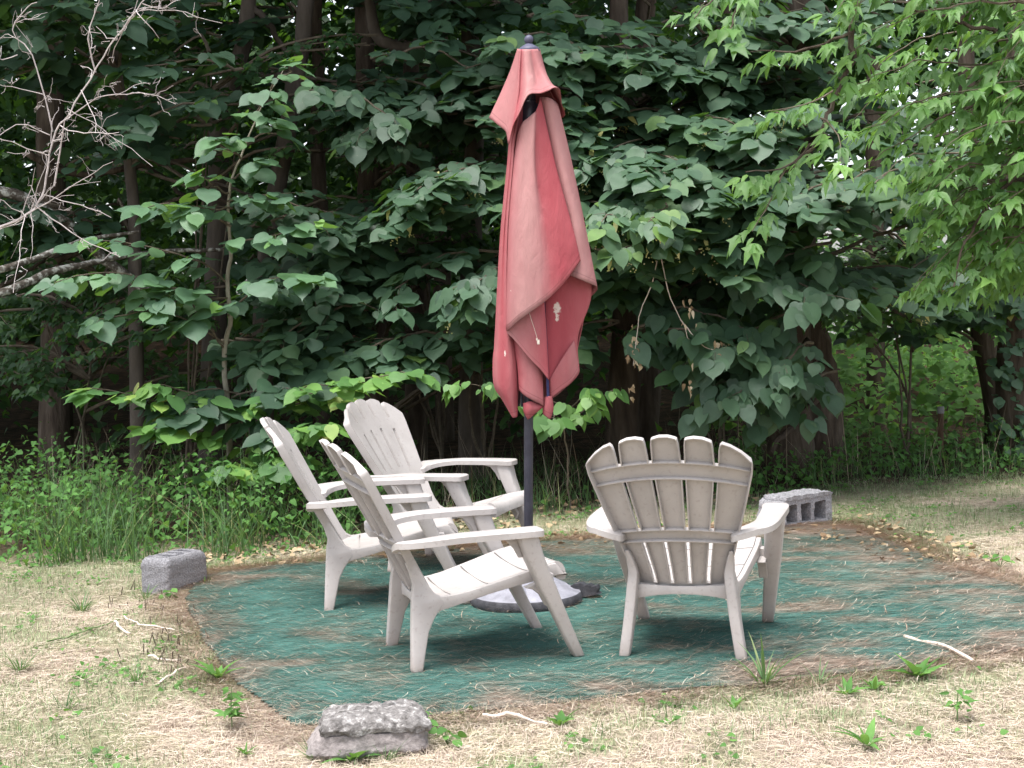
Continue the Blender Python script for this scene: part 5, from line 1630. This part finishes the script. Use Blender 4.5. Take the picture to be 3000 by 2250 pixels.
fb = gbase(-150, 10.6)
T = tree_root('fallen_tree', 'fallen tree with lichen speckled limbs propped low in the shade', 'tree', fb)
tm, br = MB(), MB()
tm.tube(wob(qs((10.2, 11.6), (-160, 690), (0, 632), (90, 595), (200, 565), (330, 545), (480, 540)), 30, .006), [.036, .032, .027, .021, .015], 10, jit=.1)
tm.tube(wob(qs((10.1, 11.0), (-160, 620), (0, 585), (80, 558), (180, 530), (300, 500)), 26, .006), [.028, .025, .020, .010], 10, jit=.1)
tm.tube(wob(qs((11.0, 11.6), (-80, 405), (40, 425), (140, 480), (230, 560), (330, 640)), 26, .006), [.045, .042, .04, .04], 10, jit=.1)
tm.tube(wob(qs((10.3, 10.5), (-160, 690), (-158, 900), (-150, 1040)), 12, .01), [.06, .07, .08], 10, jit=.1)
wbuild(tm, 'limbs', M['lichen'], T)
br.tube(wob(qs((11.3, 12), (60, 330), (160, 370), (280, 360), (420, 345)), 26, .008), [.03, .022], 8)
br.tube(wob(qs((11.5, 12), (120, 560), (260, 480), (400, 440)), 26, .008), [.03, .015], 8)
br.tube(wob(qs((11.3, 12), (0, 620), (100, 560), (150, 520)), 22, .008), [.018, .01], 7)
br.tube(wob(qs((11.6, 12.2), (300, 460), (430, 420), (560, 470), (640, 560)), 26, .008), [.018, .012], 7)
wbuild(br, 'branches', M['bark'], T)

# ------------------------------------------------------------------ small-leaved growth between the lindens
for (zone, nl, y, base_u, by_, lab, mt, sz) in [((300, 120, 620, 440), 16, (11.2, 12.6), 400, 12.0, 'thin small leaved shrub growing in the dark gap around the pale sapling', 'woods', .075), ((700, 260, 1080, 430), 12, (12.0, 13.0), 960, 12.6, 'thin small leaved shrub in the dark gap between the black trunks', 'woods', .07),
      ((960, 480, 1090, 640), 6, (11.4, 12.2), 1050, 12.0, 'small leaved shrub in the shade just behind the umbrella cloth', 'woods', .07), ((1790, 560, 2160, 760), 20, (11.8, 12.8), 1960, 12.4, 'airy light green maple shrub spreading over the fence post', 'linden_young', .085),
      ((1380, 560, 1700, 760), 12, (11.0, 12.0), 1560, 11.8, 'small leaved dark shrub in front of the gnarled double trunk', 'woods', .075), ((-20, 600, 460, 880), 26, (11.4, 12.6), 160, 12.2, 'dark small leaved shrub under the lichen speckled limbs', 'woods', .07)]:
    b = gbase(base_u, by_)
    T = tree_root('small_leaved_shrub', lab, 'shrub', b)
    tm, br, L = MB(), MB(), Leaves()
    CUR['trunk'] = np.array([b + (Q(.5 * (zone[0] + zone[2]), zone[1], by_) - b) * t for t in np.linspace(0, 1, 14)])
    tm.tube(CUR['trunk'], [.014, .006], 6)
    for k in range(3):
        tm.tube(wob([b, .5 * (b + Q(.5 * (zone[0] + zone[2]), zone[3], by_)) + rng.normal(0, .08, 3), Q(random.uniform(zone[0], zone[2]), random.uniform(zone[1], zone[3]), by_)], 14, .012), [.014, .005], 6)
    zone_limbs(L, br, zone, nl, y, (.4, .9), size=sz, rr=normal_rr, twig_gap=.10, twig_len=(.12, .32), r=(.006, .002))
    finish_tree(T, tm, L, M[mt], M['twig'], br, temps=SIMPLE + LANCE[2:3])

xs = np.linspace(4.5, 22, 30); V = []
for x in xs:
    for yy in (21.0, 22.2, 23.4, 24.6): V.append((x, yy + .12 * x, float(ground_z(x, yy + .12 * x)) + .03))
idx = np.arange(len(V)).reshape(30, 4)
road = np_mesh('gravel_road', np.array(V), [np.stack([idx[:-1, :-1], idx[1:, :-1], idx[1:, 1:], idx[:-1, 1:]], -1).reshape(-1, 4)], noise_mat('pale_gravel', [(.3, (.36, .35, .34)), (.7, (.52, .51, .5))], 8, .95, .4), smooth=True)
tag(road, 'pale gravel road glimpsed through the clearing', 'road', kind='structure')

# ------------------------------------------------------------------ fence post
pb = gbase(2033, 12.6)
T = tree_root('fence_post', 'old rusty fence post with a grey cap at the edge of the bright clearing', 'post', pb)
pm = MB(); pm.loft([ring(pb + (Q(2032, v, 12.6) - pb) * 1.0, .026, 12) for v in (995, 940, 893)])
wbuild(pm, 'shaft', M['post'], T)
pm = MB(); pm.loft([ring(Q(2032, v, 12.6), r, 12) for v, r in ((893, .031), (880, .031), (878, .024))])
wbuild(pm, 'post_cap', M['postcap'], T)

# ------------------------------------------------------------------ masses of green nobody could count
def fill_leaves(n, xr, yr, zr, size, dens=None, drp=(.0, .8), face=.3, seed=0):
    x = rng.uniform(*xr, n); y = rng.uniform(*yr, n); z = rng.uniform(*zr, n)
    if dens is not None:
        k = rng.random(n) < dens(x, y, z)
        x, y, z = x[k], y[k], z[k]
    c = len(x)
    P = np.stack([x, y, z + ground_z(x, y)], 1)
    a = rng.uniform(*drp, c); t = rng.uniform(0, 2 * np.pi, c)
    D = np.stack([np.cos(t) * np.cos(a), np.sin(t) * np.cos(a) - .35, -np.sin(a)], 1)
    N = np.stack([rng.normal(0, .3, c), -face + rng.normal(0, .3, c), np.ones(c)], 1)
    return P, D, N, size * rng.uniform(.6, 1.25, c), np.clip(rng.normal(.45, .22, c), 0, 1)

def clump(x, y, z, s, seed):
    return .5 * vnoise(x + .37 * y, z + .21 * y, s, seed) + .5 * vnoise(x - .4 * z, y + .6 * z, s * .7, seed + 1)

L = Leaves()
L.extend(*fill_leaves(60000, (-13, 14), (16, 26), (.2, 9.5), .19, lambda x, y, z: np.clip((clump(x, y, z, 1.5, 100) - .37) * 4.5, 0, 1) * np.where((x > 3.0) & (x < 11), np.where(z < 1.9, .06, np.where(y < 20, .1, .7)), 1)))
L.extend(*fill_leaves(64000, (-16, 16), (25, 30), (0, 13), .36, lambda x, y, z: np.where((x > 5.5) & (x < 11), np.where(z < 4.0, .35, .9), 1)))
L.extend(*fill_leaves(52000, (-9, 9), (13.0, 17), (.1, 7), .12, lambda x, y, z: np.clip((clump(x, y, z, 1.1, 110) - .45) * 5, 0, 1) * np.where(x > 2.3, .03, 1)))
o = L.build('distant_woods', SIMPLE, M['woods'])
tag(o, 'deep shady wood of small leaves closing the view behind the trees', 'woods', kind='stuff')

# upper canopy of the wood behind, shading its floor
L = Leaves()
L.extend(*fill_leaves(9000, (-12, 2.2), (12.5, 21), (6.0, 9.0), .42, None, (.0, .5), .05))
o = L.build('wood_canopy', SIMPLE, M['woods'])
tag(o, 'closed leaf canopy of the wood high overhead', 'canopy', kind='stuff')

# low ground cover along the edge of the wood
def edge_y(x): return 9.55 + .22 * x + .5 * (vnoise(x, x * 0, .9, 61) - .5) + np.where(x < -.7, -.25, .55 * np.clip(x + .2, 0, 1.2))
L = Leaves()
def gc(x, y, z):
    e = y - edge_y(x)
    h = np.where(x < -.8, .46, np.where(x < 1.5, .10, .30)) * np.clip(e / .5, .15, 1) * (.5 + vnoise(x, y, .35, 62))
    return ((e > 0) & (z < h)) * np.clip(1.15 - e / 2.6, 0.15, 1) * np.where((x > -.8) & (x < 1.2), .35, 1)
P, D, N, Sz, R = fill_leaves(70000, (-5, 5.5), (8.6, 13.2), (.01, .75), .05, gc, (-.1, .8), .35)
L.extend(P, D, N, Sz, R * .75)
o = L.build('ground_cover', SIMPLE[:1] + SIMPLE[2:] + LANCE[2:3], M['weed'])
tag(o, 'low leafy ground cover growing along the edge of the wood', 'undergrowth', kind='stuff')
# bright ferny clearing on the right
L = Leaves()
L.extend(*fill_leaves(22000, (1.9, 8.5), (12.7, 19), (.02, 1.9), .105, lambda x, y, z: np.clip((clump(x, y, z, .8, 120) - .36) * 5, 0, 1) * np.clip(1.5 - z * .7, .2, 1), (-.3, .6), .75))
M['fern'] = leaf_mat('fern_leaf', [(0, (.07, .17, .05)), (.5, (.11, .25, .06)), (1, (.17, .33, .09))], trans=(.3, .5, .09), tmix=.45, rough=.55, spec=.3)
o = L.build('clearing_growth', LANCE[:1] + SIMPLE, M['fern'])
tag(o, 'bright sunlit ferns and brambles in the clearing beyond the post', 'undergrowth', kind='stuff')

# tall grass, in tufts at the edge
def grass_mass(name, label, n, xr, yr, h, mat, dens, wdt=.0045, kind='stuff', cat='grass', bend=.5, rr=None, seg=4, fan=.25):
    x = rng.uniform(*xr, n); y = rng.uniform(*yr, n)
    k = rng.random(n) < dens(x, y); x, y = x[k], y[k]
    c = len(x)
    hh = h * rng.uniform(.35, 1.25, c) * (.55 + .75 * vnoise(x, y, .5, 99))
    t = rng.uniform(0, 2 * np.pi, c); lean = rng.normal(0, fan, c); bd = rng.uniform(.1, 1, c) * bend
    dirx, diry = np.cos(t), np.sin(t)
    s = np.linspace(0, 1, seg + 1)
    prof = 1 - s ** 1.6 * .92
    V = np.zeros((c, seg + 1, 2, 3))
    for i, si in enumerate(s):
        off = hh * (lean * si + bd * si * si)
        cx, cy = x + dirx * off, y + diry * off
        cz = hh * si * (1 - .35 * bd * si) + ground_z(x, y)
        wv = wdt * prof[i] * rng.uniform(.8, 1.2, c)
        V[:, i, 0] = np.stack([cx - diry * wv, cy + dirx * wv, cz], 1)
        V[:, i, 1] = np.stack([cx + diry * wv, cy - dirx * wv, cz], 1)
    idx = np.arange(c * (seg + 1) * 2).reshape(c, seg + 1, 2)
    f = np.stack([idx[:, :-1, 0], idx[:, :-1, 1], idx[:, 1:, 1], idx[:, 1:, 0]], -1).reshape(-1, 4)
    R = rng.random(c) if rr is None else rr(x, y)
    o = np_mesh(name, V.reshape(-1, 3), [f], mat, rnd=np.repeat(R, seg), smooth=True)
    return tag(o, label, cat, kind=kind)

grass_mass('tall_grass', 'tall green grass standing between the shoots at the dark wood edge', 26000, (-4.8, -.6), (8.8, 11.4), .56, M['tallgrass'],
           lambda x, y: ((y - edge_y(x)) > .05) * np.clip(vnoise(x, y, .3, 64) * 1.9 - .75, 0, 1) * .42 * np.clip(1.2 - (y - edge_y(x)) / 1.8, .1, 1) * np.clip((-.8 - x) / .8 + .35, .2, 1), .0034, bend=1.0, fan=.42, seg=5)
grass_mass('tall_grass', 'rough grass and sedge under the trees beyond the chair backs', 9000, (-.8, 5), (9.8, 12.6), .26, M['tallgrass'],
           lambda x, y: ((y - edge_y(x)) > .2) * np.clip(vnoise(x, y, .4, 65) * 1.8 - .5, 0, 1) * .8, .003, bend=.9, fan=.5)
grass_mass('dry_stalks', 'thin dry stalks and dead brush standing in the shade', 1300, (-4, 4.5), (9.9, 12.4), .62, M['stalk'], lambda x, y: ((y - edge_y(x)) > .25) * .5, .0020, cat='dry stalks', bend=.4, fan=.75)

# ------------------------------------------------------------------ lawn
def lawn_rr(x, y):
    g = np.clip((lawn_green(x, y) - .38) * 3.2, 0, 1)
    r = rng.random(len(x))
    green = r < g * .85 + .06
    return np.where(green, rng.uniform(.6, 1, len(x)), rng.uniform(0, .56, len(x)))
def on_lawn(x, y):
    ins, d = in_mat(x + .08 * (vnoise(x, y, .2, 74) - .5), y + .08 * (vnoise(x, y, .2, 75) - .5))
    near = np.where(ins, np.clip(.30 - d * 3.2, 0, .30), 1)
    e = (y - edge_y(x))
    view = np.abs(x) < (.36 * y + .35)
    return near * (e < .35) * view
grass_mass('lawn_grass', 'sparse dry straw coloured lawn grass with greener tufts', 400000, (-4.4, 4.8), (4.3, 12.2), .036, M['lawnblade'], lambda x, y: on_lawn(x, y) * np.clip(.25 + 1.1 * vnoise(x, y, .16, 76), 0, 1) * np.clip(8.5 / y - .25, .3, 1), .0010, bend=1.3, rr=lawn_rr, seg=2, fan=.8)
grass_mass('lawn_grass', 'taller green grass tufts scattered over the dry lawn', 60000, (-4.4, 4.8), (4.3, 11.5), .06, M['tallgrass'], lambda x, y: on_lawn(x, y) * np.clip((lawn_green(x, y) - .41) * 4, 0, 1) * np.clip(vnoise(x, y, .11, 78) * 2 - .5, 0, 1), .0013, bend=.7, seg=3, fan=.45)
L = Leaves()
n = 60000
x, y = rng.uniform(-4.2, 4.6, n), rng.uniform(4.3, 11.0, n)
k = rng.random(n) < on_lawn(x, y) * np.clip((lawn_green(x, y) - .46) * 5, 0, 1) * np.clip(vnoise(x, y, .16, 81) * 3 - 1.5, 0, 1) * .6
x, y = x[k], y[k]; c = len(x); t = rng.uniform(0, 6.28, c)
L.extend(np.stack([x, y, ground_z(x, y) + rng.uniform(.004, .03, c)], 1), np.stack([np.cos(t), np.sin(t), rng.normal(.1, .35, c)], 1), np.stack([rng.normal(0, .3, c), rng.normal(-.2, .3, c), np.ones(c)], 1), .022 * rng.uniform(.5, 1.5, c), rng.random(c))
o = L.build('lawn_weeds', SIMPLE, M['weed'])
tag(o, 'small clover and weed leaves in green patches of the lawn', 'weeds', kind='stuff')
# flat thatch of cut straw
def flat_needles(name, label, x, y, zb, ln, wd, mat, cat, ang_mean, ang_sd, rlo=0, rhi=1, curve=.15):
    c = len(x)
    a = rng.normal(ang_mean, ang_sd, c); l_ = ln * rng.uniform(.45, 1.25, c); cv = rng.normal(0, curve, c)
    s = np.array([-.5, -.17, .17, .5])
    V = np.zeros((c, 4, 2, 3))
    z0 = zb + rng.uniform(.001, .012, c); tilt = rng.normal(0, .10, c)
    for i, si in enumerate(s):
        aa = a + cv * si * 2
        px = x + np.cos(aa) * l_ * si; py = y + np.sin(aa) * l_ * si
        px += -np.sin(a) * cv * l_ * (si * si); py += np.cos(a) * cv * l_ * (si * si)
        pz = z0 + np.maximum(tilt * l_ * si, -.004) + .003
        wv = wd * (1 if 0 < i < 3 else .55)
        V[:, i, 0] = np.stack([px - np.sin(aa) * wv, py + np.cos(aa) * wv, pz], 1)
        V[:, i, 1] = np.stack([px + np.sin(aa) * wv, py - np.cos(aa) * wv, pz + .0006], 1)
    idx = np.arange(c * 8).reshape(c, 4, 2)
    f = np.stack([idx[:, :-1, 0], idx[:, :-1, 1], idx[:, 1:, 1], idx[:, 1:, 0]], -1).reshape(-1, 4)
    o = np_mesh(name, V.reshape(-1, 3), [f], mat, rnd=np.repeat(rng.uniform(rlo, rhi, c), 3), smooth=True)
    return tag(o, label, cat, kind='stuff')
n = 260000
x, y = rng.uniform(-4.2, 4.6, n), rng.uniform(4.3, 10.5, n)
k = rng.random(n) < on_lawn(x, y) * np.clip(9 / y - .45, .15, 1) * np.clip(1.25 - 2.6 * np.clip(lawn_green(x, y) - .38, 0, 1) * 1.2, .2, 1); x, y = x[k], y[k]
flat_needles('straw_thatch', 'flat thatch of dead grass lying over the lawn', x, y, ground_z(x, y) + .002, .06, .0008, M['lawnblade'], 'thatch', 0, 2.0, 0, .58, .30)

# pine needles swept over the carpet
n = 270000
x, y = rng.uniform(-2.1, 2.9, n), rng.uniform(4.9, 9.4, n)
ins, d = in_mat(x, y)
dr = drift(x, y)
pr = .50 * np.clip((dr - .42) * 2.6, 0, 1) + .26 + np.where(ins, np.clip(.28 - d, 0, .28) * 1.6, np.clip(.20 - d, 0, .20) * 2.2) + .14 * np.clip((x - .6) / 1.4, 0, 1) + .16 * np.clip(y - 7.9, 0, 1)
pr = np.where(ins, pr, np.where(d < .20, pr, 0)) * .62
k = rng.random(n) < pr; x, y = x[k], y[k]
flat_needles('pine_needles', 'rust coloured pine needles swept into drifts over the green carpet', x, y, np.where(in_mat(x, y)[0], carpet_z(x, y) + .0005, .006), .09, .0012, M['needle'], 'pine needles', .03, .42, curve=.09)
n = 9000
x, y = rng.uniform(-2.1, 2.9, n), rng.uniform(4.9, 9.4, n)
ins, d = in_mat(x, y); k = ins & (rng.random(n) < .30); x, y = x[k], y[k]
flat_needles('pine_needles', 'pale crumbs of leaf and seed scattered over the green carpet', x, y, carpet_z(x, y) + .0005, .010, .0018, M['deadleaf'], 'litter', 0, 2.0, .5, 1, .1)
# fallen leaves and rust litter at the back edge of the carpet
L = Leaves()
n = 5200
x, y = rng.uniform(-2.2, 3.2, n), rng.uniform(7.2, 10.6, n)
ins, d = in_mat(x, y)
k = (d < .35) & (y > 8.2 - .2 * x) & (rng.random(n) < .5) | ((y - edge_y(x) > -.1) & (rng.random(n) < .5)); x, y = x[k], y[k]
c = len(x); t = rng.uniform(0, 6.28, c)
L.extend(np.stack([x, y, ground_z(x, y) + .018 + .01 * rng.random(c)], 1), np.stack([np.cos(t), np.sin(t), rng.normal(0, .25, c)], 1), np.stack([rng.normal(0, .4, c), rng.normal(0, .4, c), np.ones(c)], 1), .05 * rng.uniform(.5, 1.2, c), rng.random(c) * .7)
o = L.build('fallen_leaves', SIMPLE, M['deadleaf'])
tag(o, 'small brown fallen leaves along the back of the carpet and under the trees', 'fallen leaves', kind='stuff')

# ------------------------------------------------------------------ single weeds, sticks and tufts
def weed(px, py, label, kind='dandelion', size=.11, n=9, mat='weed'):
    g = G(px, py); g[2] = float(ground_z(g[0], g[1])) + .004
    size *= .8
    L = Leaves(); st = MB()
    for k in range(n):
        t = 2 * math.pi * (k + random.random() * .7) / n
        o_ = np.array([math.cos(t), math.sin(t), 0])
        if kind == 'dandelion':
            e = random.uniform(.45, 1.15)
            d = o_ * math.cos(e) + np.array([0, 0, math.sin(e)])
            L.add(g + o_ * .006, d, np.array([0, 0, 1.0]) - o_ * .3 + rng.normal(0, .2, 3), size * random.uniform(.6, 1.3))
        elif kind == 'violet':
            h = size * random.uniform(.5, 1.5); p = g + o_ * size * random.uniform(.2, 1.1) + np.array([0, 0, h])
            st.tube([g, .5 * (g + p) + [0, 0, .01], p], [.0018, .0014], 4, cap=False)
            L.add(p, o_ * .8 + np.array([0, 0, -.3]) + OUT * .3, np.array([0, -.4, 1.0]) + rng.normal(0, .3, 3), size * random.uniform(.55, 1.0))
        else:
            h = size * random.uniform(.15, 1.1)
            p = g + np.array([rng.normal(0, .018), rng.normal(0, .018), h])
            L.add(p, o_ + np.array([0, 0, random.uniform(-.2, .7)]), np.array([0, -.3, 1.0]) + rng.normal(0, .3, 3), size * random.uniform(.35, .6))
    root = empty('weed', label, 'weed', tuple(g))
    if kind == 'stemmed': st.tube([g, g + [0, 0, size * .6], g + [.005, 0, size * 1.1]], [.003, .0015], 4, cap=False)
    if st.v: wbuild(st, 'stem', M['greenstem'], root)
    L.build('leaves', BLADEY + LANCE[2:3] if kind == 'dandelion' else (HEARTS if kind == 'violet' else LANCE[:1]), M[mat], root)
    return root
weed(2690, 1985, 'large dandelion with broad leaves between the pale stick and the carpet edge', n=11, size=.13)
weed(2480, 2035, 'dandelion rosette growing at the carpet edge near the tall grass tuft', n=9, size=.10)
weed(2560, 2020, 'small dandelion touching the large broad one along the carpet edge', n=7, size=.085)
weed(2150, 2075, 'few dandelion leaves standing up at the worn mossy carpet edge', n=5, size=.10)
weed(1960, 2130, 'lone upright dandelion leaf pair in the dry grass below the carpet', n=4, size=.085)
weed(1640, 2125, 'ruffled weed beside the pale straight twig in the dry grass', n=10, size=.10)
weed(2805, 2105, 'little branching weed with small leaves in the bare dead grass corner', 'stemmed', n=16, size=.12)
weed(2540, 2190, 'pale green upright weed in the dry grass nearest the picture bottom', 'dandelion', n=8, size=.13)
weed(680, 2130, 'tall leafy weed growing by the carpet corner near the concrete lump', 'stemmed', n=18, size=.17)
weed(640, 1990, 'upright dandelion clump beside the cut stems at the carpet side', n=9, size=.14)
weed(720, 2200, 'small bright weed rooted below the tall leafy one', 'dandelion', n=8, size=.08)
weed(1225, 2140, 'round leaved violet growing against the end of the concrete lump', 'violet', n=14, size=.075)
weed(1310, 2170, 'creeping violet trailing away from the concrete lump over dead grass', 'violet', n=9, size=.06)
weed(1030, 2215, 'feathery narrow leaved weed in front of the concrete lump', 'dandelion', n=14, size=.11)
weed(495, 1755, 'tiny leafy weed at the foot of the rounded cinder block', 'violet', n=8, size=.05)
weed(2930, 1665, 'broad leaved weed on the lawn beyond the far carpet corner', 'violet', n=8, size=.07)
weed(60, 1500, 'five leaved creeper sprawling low in front of the tall grass', 'violet', n=20, size=.13)
weed(230, 1480, 'upright creeper with bright leaflets rising from the tall grass', 'violet', n=14, size=.17)
weed(400, 1560, 'low creeper with pale green leaflets by the lawn edge', 'violet', n=14, size=.10)

def tuft(px, py, label, n=26, h=.2, mat='tallgrass'):
    g = G(px, py); g[2] = float(ground_z(g[0], g[1]))
    L = Leaves()
    for k in range(n):
        t = random.uniform(0, 6.283); o_ = np.array([math.cos(t), math.sin(t), 0]); e = random.uniform(.75, 1.45)
        L.add(g + o_ * random.uniform(0, .03), o_ * math.cos(e) + np.array([0, 0, math.sin(e)]), np.array([0, 0, 1.0]) - o_, h * random.uniform(.4, 1.2))
    o = L.build('grass_tuft', [lance(.022, .35), lance(.026, .6)], M[mat])
    return tag(o, label, 'grass tuft')
tuft(2240, 2005, 'tall bright grass tuft at the carpet edge by the ribbed chair leg', 26, .24)
tuft(2400, 2010, 'thin grass tuft between two dandelions on the carpet edge', 8, .13)
tuft(240, 1790, 'green grass tuft in dry lawn left of the white twigs' .replace(' left of', ' close to'), 44, .13)
tuft(60, 1960, 'green grass tuft near the picture edge on the dry lawn', 40, .12)
tuft(400, 1995, 'low green grass tuft between dry patches of lawn', 40, .08)
tuft(190, 2080, 'small grass tuft low in the driest part of the lawn', 24, .10)
tuft(1370, 1590, 'little grass tuft behind the pole at the back carpet edge', 18, .10)

tuft(600, 1712, 'thin grass growing along the shaded side of the rounded block', 22, .09)
tuft(425, 1752, 'pale grass blades at the outer foot of the rounded block', 26, .10)
tuft(2460, 1535, 'grass fringe beside the end of the hollow block', 26, .10)
tuft(920, 2215, 'dry grass fringe under the outer end of the concrete lump', 26, .09)
tuft(1130, 2222, 'short grass fringe in front of the concrete lump', 24, .07)

def stick(pts, r, label, mat='stick'):
    P = [G(u, v) for u, v in pts]
    for p in P: p[2] = float(ground_z(p[0], p[1])) + .020
    mb = MB(); mb.tube(wob(P, 14, .004), [r, r * 1.1, r * .7], 7, jit=.2)
    o = mb.build('stick', M[mat], None, smooth=50)
    tag(o, label, 'stick')
stick([(2655, 1880), (2720, 1892), (2780, 1912), (2850, 1948)], .010, 'long pale curved stick lying across the carpet edge')
stick([(1418, 2110), (1500, 2118), (1605, 2132)], .006, 'straight pale twig lying in the dry grass below the carpet')
stick([(338, 1838), (348, 1850), (382, 1866)], .006, 'short bent white twig on the dry lawn by the carpet')
stick([(368, 1824), (400, 1838), (450, 1852), (512, 1856)], .004, 'thin curved white twig beside the bent one')
stick([(436, 1930), (480, 1934), (530, 1941)], .005, 'short whitish twig among the cut stems')
stick([(466, 2014), (510, 1990), (545, 1966)], .005, 'dry twig slanting through the dead grass by the carpet corner')
stick([(140, 1898), (240, 1862), (350, 1832)], .004, 'long thin green stem lying on the dry lawn', 'greenstem')
stick([(2300, 1582), (2330, 1586), (2345, 1588)], .005, 'short pale twig on the carpet in front of the hollow block')
stick([(905, 2208), (945, 2195), (960, 2160), (950, 2110), (925, 2080)], .006, 'curved green woody stem bent against the concrete lump', 'greenstem')

# cut weed stubble beside the carpet
sb = MB()
for _ in range(60):
    u, v = random.gauss(500, 55), random.gauss(1890, 50)
    if random.random() < .3: u, v = random.gauss(400, 60), random.gauss(1770, 30)
    g = G(u, v); g[2] = float(ground_z(g[0], g[1])) - .005
    sb.tube([g, g + [rng.normal(0, .012), rng.normal(0, .012), random.uniform(.02, .06)]], [.003, .0026], 5)
o = sb.build('weed_stubble', M['twig'], None)
tag(o, 'dark cut stubs of woody weeds poking from the dry lawn', 'stubble', kind='stuff')

# withered leaf bunches hanging from a broken twig
hb = Q(1420, 520, 9.9)
T = empty('dead_twig', 'broken hanging twig with bunches of withered brown leaves beside the umbrella', 'twig', tuple(hb))
tm, L = MB(), Leaves()
for pts, ends in [(((1420, 560), (1400, 640), (1375, 700), (1368, 790)), (700, 870)), (((1425, 540), (1450, 640), (1480, 700), (1492, 760)), (640, 860)), (((1470, 690), (1520, 745), (1560, 760)), (735, 770))]:
    P = qs(9.9, *pts); tm.tube(wob(P, 14, .005), [.005, .002], 5, cap=False)
    u = pts[-1][0]
    for _ in range(22):
        v = random.uniform(*ends); q = Q(u + random.gauss(0, 9), v, 9.9 + random.gauss(0, .03))
        L.add(q, np.array([rng.normal(0, .3), rng.normal(0, .3), -1]), np.array([rng.normal(0, 1), -1, .2]), random.uniform(.03, .065))
wbuild(tm, 'stem', M['stick'], T)
L.build('withered_leaves', LANCE[2:] + SIMPLE[2:], M['deadleaf'], T)
